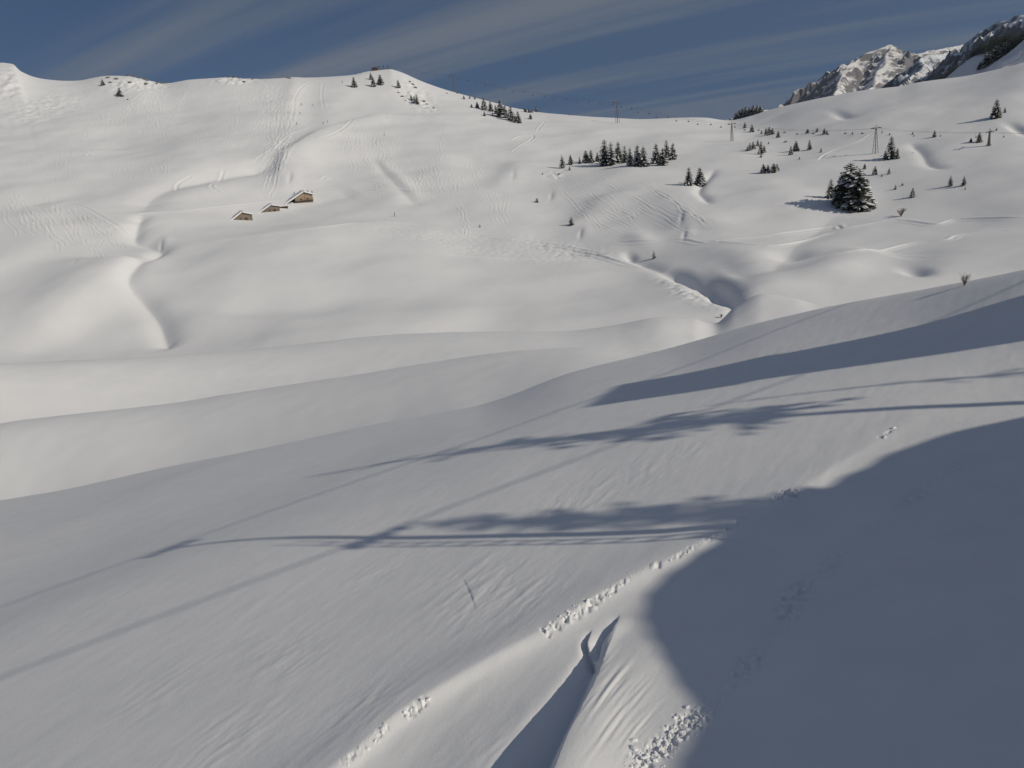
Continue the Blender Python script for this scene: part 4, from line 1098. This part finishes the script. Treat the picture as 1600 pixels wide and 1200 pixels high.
# hauling cables
LINE = [[], []]
for k in range(2):
    pts = []
    for i in range(len(PYL) - 1):
        a, b = PYL[i][k], PYL[i + 1][k]; span = float(np.linalg.norm(b - a)); sag = 0.016 * span
        for j in range(24):
            f = j / 24.0; p = a + (b - a) * f; p = p.copy(); p[2] -= sag * 4 * f * (1 - f); pts.append(p)
    pts.append(PYL[-1][k]); LINE[k] = pts
    m = MB(); m.tube(pts, .028, 5, cap=False)
    tag(m.build('lift_cable', M_DARKSTEEL), f'thin dark lift cable from summit to right slope, {"far" if k == 0 else "near"} strand', 'cable', 'lift cables across the valley')
def chair_me():
    h = MB(); h.tube([(0, 0, 0.05), (0.12, 0, -.4), (.12, 0, -1.6), (0, 0, -2.0)], .05, 5)
    s = MB(); s.box((-.95, -.25, -2.75), (.95, .3, -2.63)); s.tube([(-.95, .28, -2.0), (.95, .28, -2.0)], .04, 5); s.tube([(-.95, .28, -2.0), (-.95, .25, -2.7)], .04, 5); s.tube([(.95, .28, -2.0), (.95, .25, -2.7)], .04, 5)
    b = MB(); b.box((-.93, .3, -2.62), (.93, .38, -2.05))
    return [me_of(h, 'hanger', M_DARKSTEEL), me_of(s, 'seat', M_DARKSTEEL), me_of(b, 'backrest', M_DARKSTEEL)]
CH = chair_me()
SPANS = ['between summit and crest pylon', 'between crest and saddle pylons', 'between saddle and slim pylons', 'between slim and lattice pylons', 'between lattice and short pylons', 'right of the short pylon']
def chairs_along(pts, first, step, strand):
    P = np.array(pts); ln = np.linalg.norm(np.diff(P, axis=0), axis=1); cum = np.concatenate([[0], np.cumsum(ln)])
    s = first; count = {}
    while s < cum[-1]:
        p = np.array([np.interp(s, cum, P[:, q]) for q in range(3)]); j = min(int(np.searchsorted(cum, s)), len(P) - 1); d = P[j] - P[j - 1]
        px_, py_ = project(p[0], p[1], p[2]); sp_ = min((j - 1) // 24, 5)
        if px_ < 1605 and p @ FW > 10:
            k = count.get(sp_, 0); count[sp_] = k + 1
            t = empty('chairlift_chair', p, -math.atan2(d[0], d[1]), 0.75)
            for me in CH:
                c = link(bpy.data.objects.new(me.name, me)); c.parent = t
            tag(t, f'empty chair on the {strand} cable, {ORD[min(k, 19)]} {SPANS[sp_]}', 'chair', 'chairs hanging on the lift cables')
        s += step
chairs_along(LINE[0], 9, 26.0, 'far'); chairs_along(LINE[1], 20, 26.0, 'near')

# ------------------------------------------------------------------ skiers
def skier_mesh(seed):
    """standing skier: one skinned body, knees bent, arms forward"""
    r = random.Random(seed)
    V_ = [(0, 0, .95), (0, -.02, 1.2), (0, -.06, 1.42), (0, -.08, 1.54), (0, -.09, 1.68),
          (-.10, 0, .92), (-.13, -.14, .52), (-.13, .0, .10), (-.13, -.16, .07),
          (.10, 0, .92), (.13, -.14, .52), (.13, .0, .10), (.13, -.16, .07),
          (-.20, -.05, 1.40), (-.30, -.10, 1.14), (-.26, -.36, 1.06), (.20, -.05, 1.40), (.30, -.10, 1.14), (.26, -.36, 1.06)]
    E_ = [(0, 1), (1, 2), (2, 3), (3, 4), (0, 5), (5, 6), (6, 7), (7, 8), (0, 9), (9, 10), (10, 11), (11, 12), (2, 13), (13, 14), (14, 15), (2, 16), (16, 17), (17, 18)]
    R_ = [.16, .15, .17, .07, .12, .11, .085, .07, .055, .11, .085, .07, .055, .085, .06, .05, .085, .06, .05]
    me = bpy.data.meshes.new('body'); me.from_pydata(V_, E_, [])
    ob = bpy.data.objects.new('body_skin', me); C.collection.objects.link(ob)
    md = ob.modifiers.new('skin', 'SKIN')
    for i, s in enumerate(me.skin_vertices[0].data): s.radius = (R_[i], R_[i]); s.use_root = (i == 0)
    sb = ob.modifiers.new('sub', 'SUBSURF'); sb.levels = 1; sb.render_levels = 1
    dg = bpy.context.evaluated_depsgraph_get()
    m2 = bpy.data.meshes.new_from_object(ob.evaluated_get(dg)); m2.name = 'body'
    bpy.data.objects.remove(ob); bpy.data.meshes.remove(me)
    return m2
SK = skier_mesh(1)
COLS = {'dark blue': (0.03, 0.04, 0.10), 'black': (0.02, 0.02, 0.025), 'orange': (0.5, 0.16, 0.05), 'grey': (0.12, 0.12, 0.14)}
def skier(px_, py_, col, label, yaw):
    P = hit(px_, py_, 9.6)
    if not hasattr(skier, 'm'): skier.m = {}
    if col not in skier.m:
        b = SK.copy(); b.materials.clear(); b.materials.append(simple_mat('ski_suit_' + col.replace(' ', '_'), COLS[col], .8)); skier.m[col] = b
    t = empty('person', P, yaw)
    c = link(bpy.data.objects.new('body', skier.m[col])); c.parent = t; c.location = (0, 0, .03)
    hm = MB(); bm = bmesh.new(); bmesh.ops.create_icosphere(bm, subdivisions=1, radius=.135); vs_ = [v.co.copy() for v in bm.verts]; fs_ = [[q.index for q in f.verts] for f in bm.faces]; bm.free()
    hm.v = [(v.x, v.y - .09, v.z + 1.75) for v in vs_]; hm.f = [tuple(f) for f in fs_]; hm.build('helmet', M_DARKSTEEL, t)
    for s in (-1, 1):
        m = MB(); m.box((s * .13 - .05, -.95, .0), (s * .13 + .05, .75, .025)); m.prism([(s * .13 - .05, -.95, .0), (s * .13 + .05, -.95, .0), (s * .13 + .05, -.95, .024), (s * .13 - .05, -.95, .024)], (0, -.2, .1)); m.build('ski', M_DARKSTEEL, t)
        m = MB(); m.tube([(s * .27, -.38, 1.08), (s * .36, .1, .05)], .012, 4); m.build('ski_pole', M_DARKSTEEL, t)
    tag(t, label, 'person')
skier(471, 164.5, 'black', 'skier in black high in the shaded piste hollow, left of two', 1.0)
skier(489, 165.5, 'dark blue', 'skier in dark blue high in the shaded piste hollow, right of two', 2.0)
skier(469, 178.5, 'dark blue', 'skier in dark blue lower left in the shaded piste hollow', 1.2)
skier(464, 195, 'black', 'skier in black at the foot of the piste hollow', .6)
skier(505, 194, 'black', 'skier in black standing on the ridge under the piste hollow', 2.5)
skier(512, 191.5, 'orange', 'skier in orange beside another on the ridge', 2.2)
skier(600.5, 212, 'dark blue', 'lone skier in blue among swirling tracks under the summit', 1.6)
skier(616.5, 338, 'dark blue', 'lone skier in blue right of the chalet on the traverse', 1.4)
skier(481.5, 302.2, 'dark blue', 'person in dark blue behind the chalet roof', 0)
skier(488, 303.5, 'black', 'person in black at the right eave of the chalet', .5)
skier(460, 304.5, 'grey', 'person in grey uphill left of the chalet', .8)
skier(835, 215.5, 'black', 'lone skier in black on the bank below the saddle', 1.0)
skier(889.5, 181.2, 'grey', 'skier in grey on the skyline of the saddle', 1.0)
skier(535, 129.5, 'dark blue', 'skier in blue on the summit ridge left of the spruces', 1.0)
skier(556, 116.5, 'black', 'skier in black on the skyline left of the summit station', 1.0)
skier(563, 114.8, 'black', 'skier in black on the skyline close to the summit station', 1.0)

# ------------------------------------------------------------------ what stands just right of the view and throws the long shadows
HS = np.array([math.sin(SUN_AZ), math.cos(SUN_AZ)]); EV = np.array([-HS[1], HS[0]])
def at_as(a, s):
    p = a * EV + s * HS; return float(p[0]), float(p[1]), ground(float(p[0]), float(p[1]))
TE = math.tan(SUN_EL)
def near_spruce(a, s, h0_top, label, width, whorls, per, bare, seed, lean=0.0, ragged=.3, snow=.25):
    x, y, z = at_as(a, s); H = h0_top + TE * s - z + .3
    tr, cr, sn = spruce_parts(seed, width=width, whorls=whorls, per=per, bare=bare, ragged=ragged, snow=snow)
    t = empty('spruce_tree', (x, y, z - .3)); k = H / 10.0; t.scale = (k, k, k)
    axis = Vector((EV[0], EV[1], 0)).cross(Vector((0, 0, 1)))
    if lean:
        q = Vector((0, 0, 1)).rotation_difference(Vector((EV[0] * lean, EV[1] * lean, H)).normalized()); t.rotation_mode = 'QUATERNION'; t.rotation_quaternion = q
    tr.build('trunk', M_BARK, t); cr.build('crown', M_NEEDLE, t)
    if sn.v: sn.build('snow_cover', M_TREESNOW, t)['kind'] = 'stuff'
    tag(t, label, 'tree', 'conifers beside the lift line')
near_spruce(17.1, 21.0, -2.4, 'slender spruce standing behind the snowy knoll beside the lift', .17, 26, 9, .05, 201, .4)
near_spruce(23.4, 18.0, 1.1, 'tall spruce with long bare trunk beside the lift line', .085, 15, 6, .56, 202, 1.6, .6)
near_spruce(26.9, 24.0, -5.2, 'thin half-dead spruce farther along the lift line', .035, 18, 4, .3, 203, -.4, .6, .0)
# unseen narrow building, made up to cast the broad upper shadow
M_BOARDS = simple_mat('larch_cladding', (0.16, 0.11, 0.075), 0.85, 0, 0.25, 3)
x, y, z = at_as(31.0, 17.0); t = empty('shadow_building', (x, y, z), -SUN_AZ + math.pi)
top0 = -3.55 + TE * 15.2 - z
m = MB(); m.prism([(-1.75, -1.5, -1.5), (1.75, -1.5, -1.5), (1.75, -1.5, top0 - .15), (-1.75, -1.5, top0)], (0, 3.0, 0)); m.build('wall', M_BOARDS, t)
m = MB(); slab(m, (-1.95, top0 + .06), (1.95, top0 - .16), -1.75, 1.75, .14); m.build('roof', M_DARKWOOD, t)
m = MB(); slab(m, (-1.93, top0 + .205), (1.93, top0 - .015), -1.7, 1.7, .2); m.build('roof_snow', M_ROOFSNOW, t)
m = MB(); m.box((-.5, -1.56, -.2), (.5, -1.503, 2.0)); m.build('door', M_DARKWOOD, t)
for zz in (3.2, 6.0):
    f_ = MB(); f_.box((-.5, -1.55, zz), (.5, -1.503, zz + 1)); fo = f_.build('window', M_DARKWOOD, t)
    g_ = MB(); g_.box((-.42, -1.57, zz + .08), (.42, -1.552, zz + .92)); g_.build('pane', M_GLASS, fo)
tag(t, 'tall narrow wooden building beyond the knoll, added unseen to cast a shadow', 'building')
# the lift the picture is taken from
s2 = lambda a: 0.47 * a
h2 = lambda a: 3.4 - 0.335 * a + TE * s2(a)
x, y, z = at_as(16.6, s2(16.6) - 3.0); Hh = h2(16.6) - .35
t = empty('lift_pylon', (x, y, z), 0)
m = MB(); m.tube([(0, 0, -1), (0, 0, Hh - z)], [.17, .10], 12); m.build('column', M_STEEL, t)
ca = Vector((HS[0], HS[1], 0))
m = MB(); m.tube([ca * -3.2 + Vector((0, 0, Hh - z + .2)), ca * 3.2 + Vector((0, 0, Hh - z + .2))], .075, 8); m.build('crossarm', M_STEEL, t)
cd = Vector((EV[0] + .47 * HS[0], EV[1] + .47 * HS[1], 0)).normalized()
for sg in (-1, 1):
    m = MB(); b0 = ca * (sg * 3.0) + Vector((0, 0, Hh - z + .25)); m.tube([b0 - cd * 0.75, b0 + cd * 0.75], .07, 6)
    for j in range(4):
        q = b0 + cd * (-.66 + .44 * j) + Vector((0, 0, -.02)); m.tube([q - ca * .05, q + ca * .05], .15, 8)
    m.build('sheave_train', M_DARKSTEEL, t)
m = MB()
for zz in np.arange(1, Hh - z - .5, .35): m.box((-.22, -.5, zz), (.22, -.46, zz + .04))
m.box((-.26, -.5, .5), (-.22, -.46, Hh - z)); m.box((.22, -.5, .5), (.26, -.46, Hh - z)); m.build('ladder', M_STEEL, t)
tag(t, 'slim tubular lift pylon of the lift the camera rides on', 'pylon')
for k, off in ((0, 0.0), (1, -6.0)):
    pts = []
    for a in np.linspace(-30, 60, 60):
        p = a * EV + (s2(a) + off) * HS; pts.append((p[0], p[1], h2(a) + (0.12 if k else 0)))
    m = MB(); m.tube(pts, .026, 6, cap=False)
    tag(m.build('lift_cable', M_DARKSTEEL), f'thick haul cable over the near slope, {"strand above the camera" if k == 0 else "strand on the valley side"}', 'cable', 'haul cables over the near slope')

# ------------------------------------------------------------------ broken snow along the trails
M_CHUNK = simple_mat('broken_snow', (0.81, 0.813, 0.82), 0.65)
def rubble(pts, n, spread, smin, smax, label, seed):
    r = random.Random(seed); P = smooth_poly(np.array([hit(p[0], p[1], 1.2, 5.0)[:2] for p in pts]), 6)
    ln = np.hypot(np.diff(P[:, 0]), np.diff(P[:, 1])); cum = np.concatenate([[0], np.cumsum(ln)])
    bm = bmesh.new(); bmesh.ops.create_icosphere(bm, subdivisions=1, radius=1); bv = [v.co.copy() for v in bm.verts]; bf = [[q.index for q in f.verts] for f in bm.faces]; bm.free()
    mb = MB()
    for i in range(n):
        # lumps lie in heaps
        s = cum[-1] * (r.random() if r.random() < .5 else (math.floor(r.random() * 7) + r.gauss(.5, .16)) / 7)
        x = np.interp(s, cum, P[:, 0]) + r.gauss(0, spread); y = np.interp(s, cum, P[:, 1]) + r.gauss(0, spread); z = ground(x, y)
        sz = smin * (smax / smin) ** (r.random() ** 2.6); n0 = len(mb.v)
        e = (sz * r.uniform(.7, 1.5), sz * r.uniform(.7, 1.3), sz * r.uniform(.5, .95)); rot = Matrix.Rotation(r.uniform(0, 6.28), 3, 'Z') @ Matrix.Rotation(r.uniform(-.6, .6), 3, 'X')
        for v in bv:
            k = r.uniform(.72, 1.15); w = rot @ Vector((v.x * e[0] * k, v.y * e[1] * k, v.z * e[2] * k)); mb.v.append((x + w.x, y + w.y, z + w.z - sz * .05))
        for f in bf: mb.f.append(tuple(n0 + q for q in f)); mb.mi.append(0)
    tag(mb.build('snow_rubble', M_CHUNK), label, 'snow', kind='stuff')
rubble([(990, 1196), (1040, 1162), (1075, 1132), (1103, 1110)], 340, .11, .007, .06, 'heap of broken snow lumps along the lower trail', 1)
rubble([(850, 986), (885, 965), (925, 941)], 100, .07, .007, .065, 'broken snow lumps on the middle of the drift edge', 2)
rubble([(930, 940), (985, 903), (1000, 893), (1060, 868), (1130, 830), (1170, 806)], 110, .06, .009, .04, 'fine broken snow along the upper drift edge', 3)
rubble([(1205, 787), (1245, 764)], 14, .08, .01, .07, 'few snow lumps where the drift meets the shadow', 4)
rubble([(1378, 684), (1398, 671)], 6, .08, .02, .08, 'few snow lumps high up on the drift edge', 5)
rubble([(632, 1120), (668, 1090)], 30, .06, .008, .075, 'small heap of snow lumps on the lower left drift edge', 6)
rubble([(530, 1196), (600, 1138)], 26, .06, .01, .04, 'scattered snow lumps at the lower end of the drift edge', 7)

# ------------------------------------------------------------------ mountain air
hz = MB(); hz.box((-16900, -16900, -1900), (16900, 16900, 1600))
m_hz = bpy.data.materials.new('mountain_air'); m_hz.use_nodes = True
hn = m_hz.node_tree.nodes; hn.clear()
ho = hn.new('ShaderNodeOutputMaterial'); hv = hn.new('ShaderNodeVolumePrincipled')
hv.inputs['Color'].default_value = (0.72, 0.84, 1.0, 1); hv.inputs['Density'].default_value = 1.6e-5; hv.inputs['Anisotropy'].default_value = 0.2
m_hz.node_tree.links.new(hv.outputs[0], ho.inputs['Volume'])
tag(hz.build('haze', m_hz), kind='stuff')
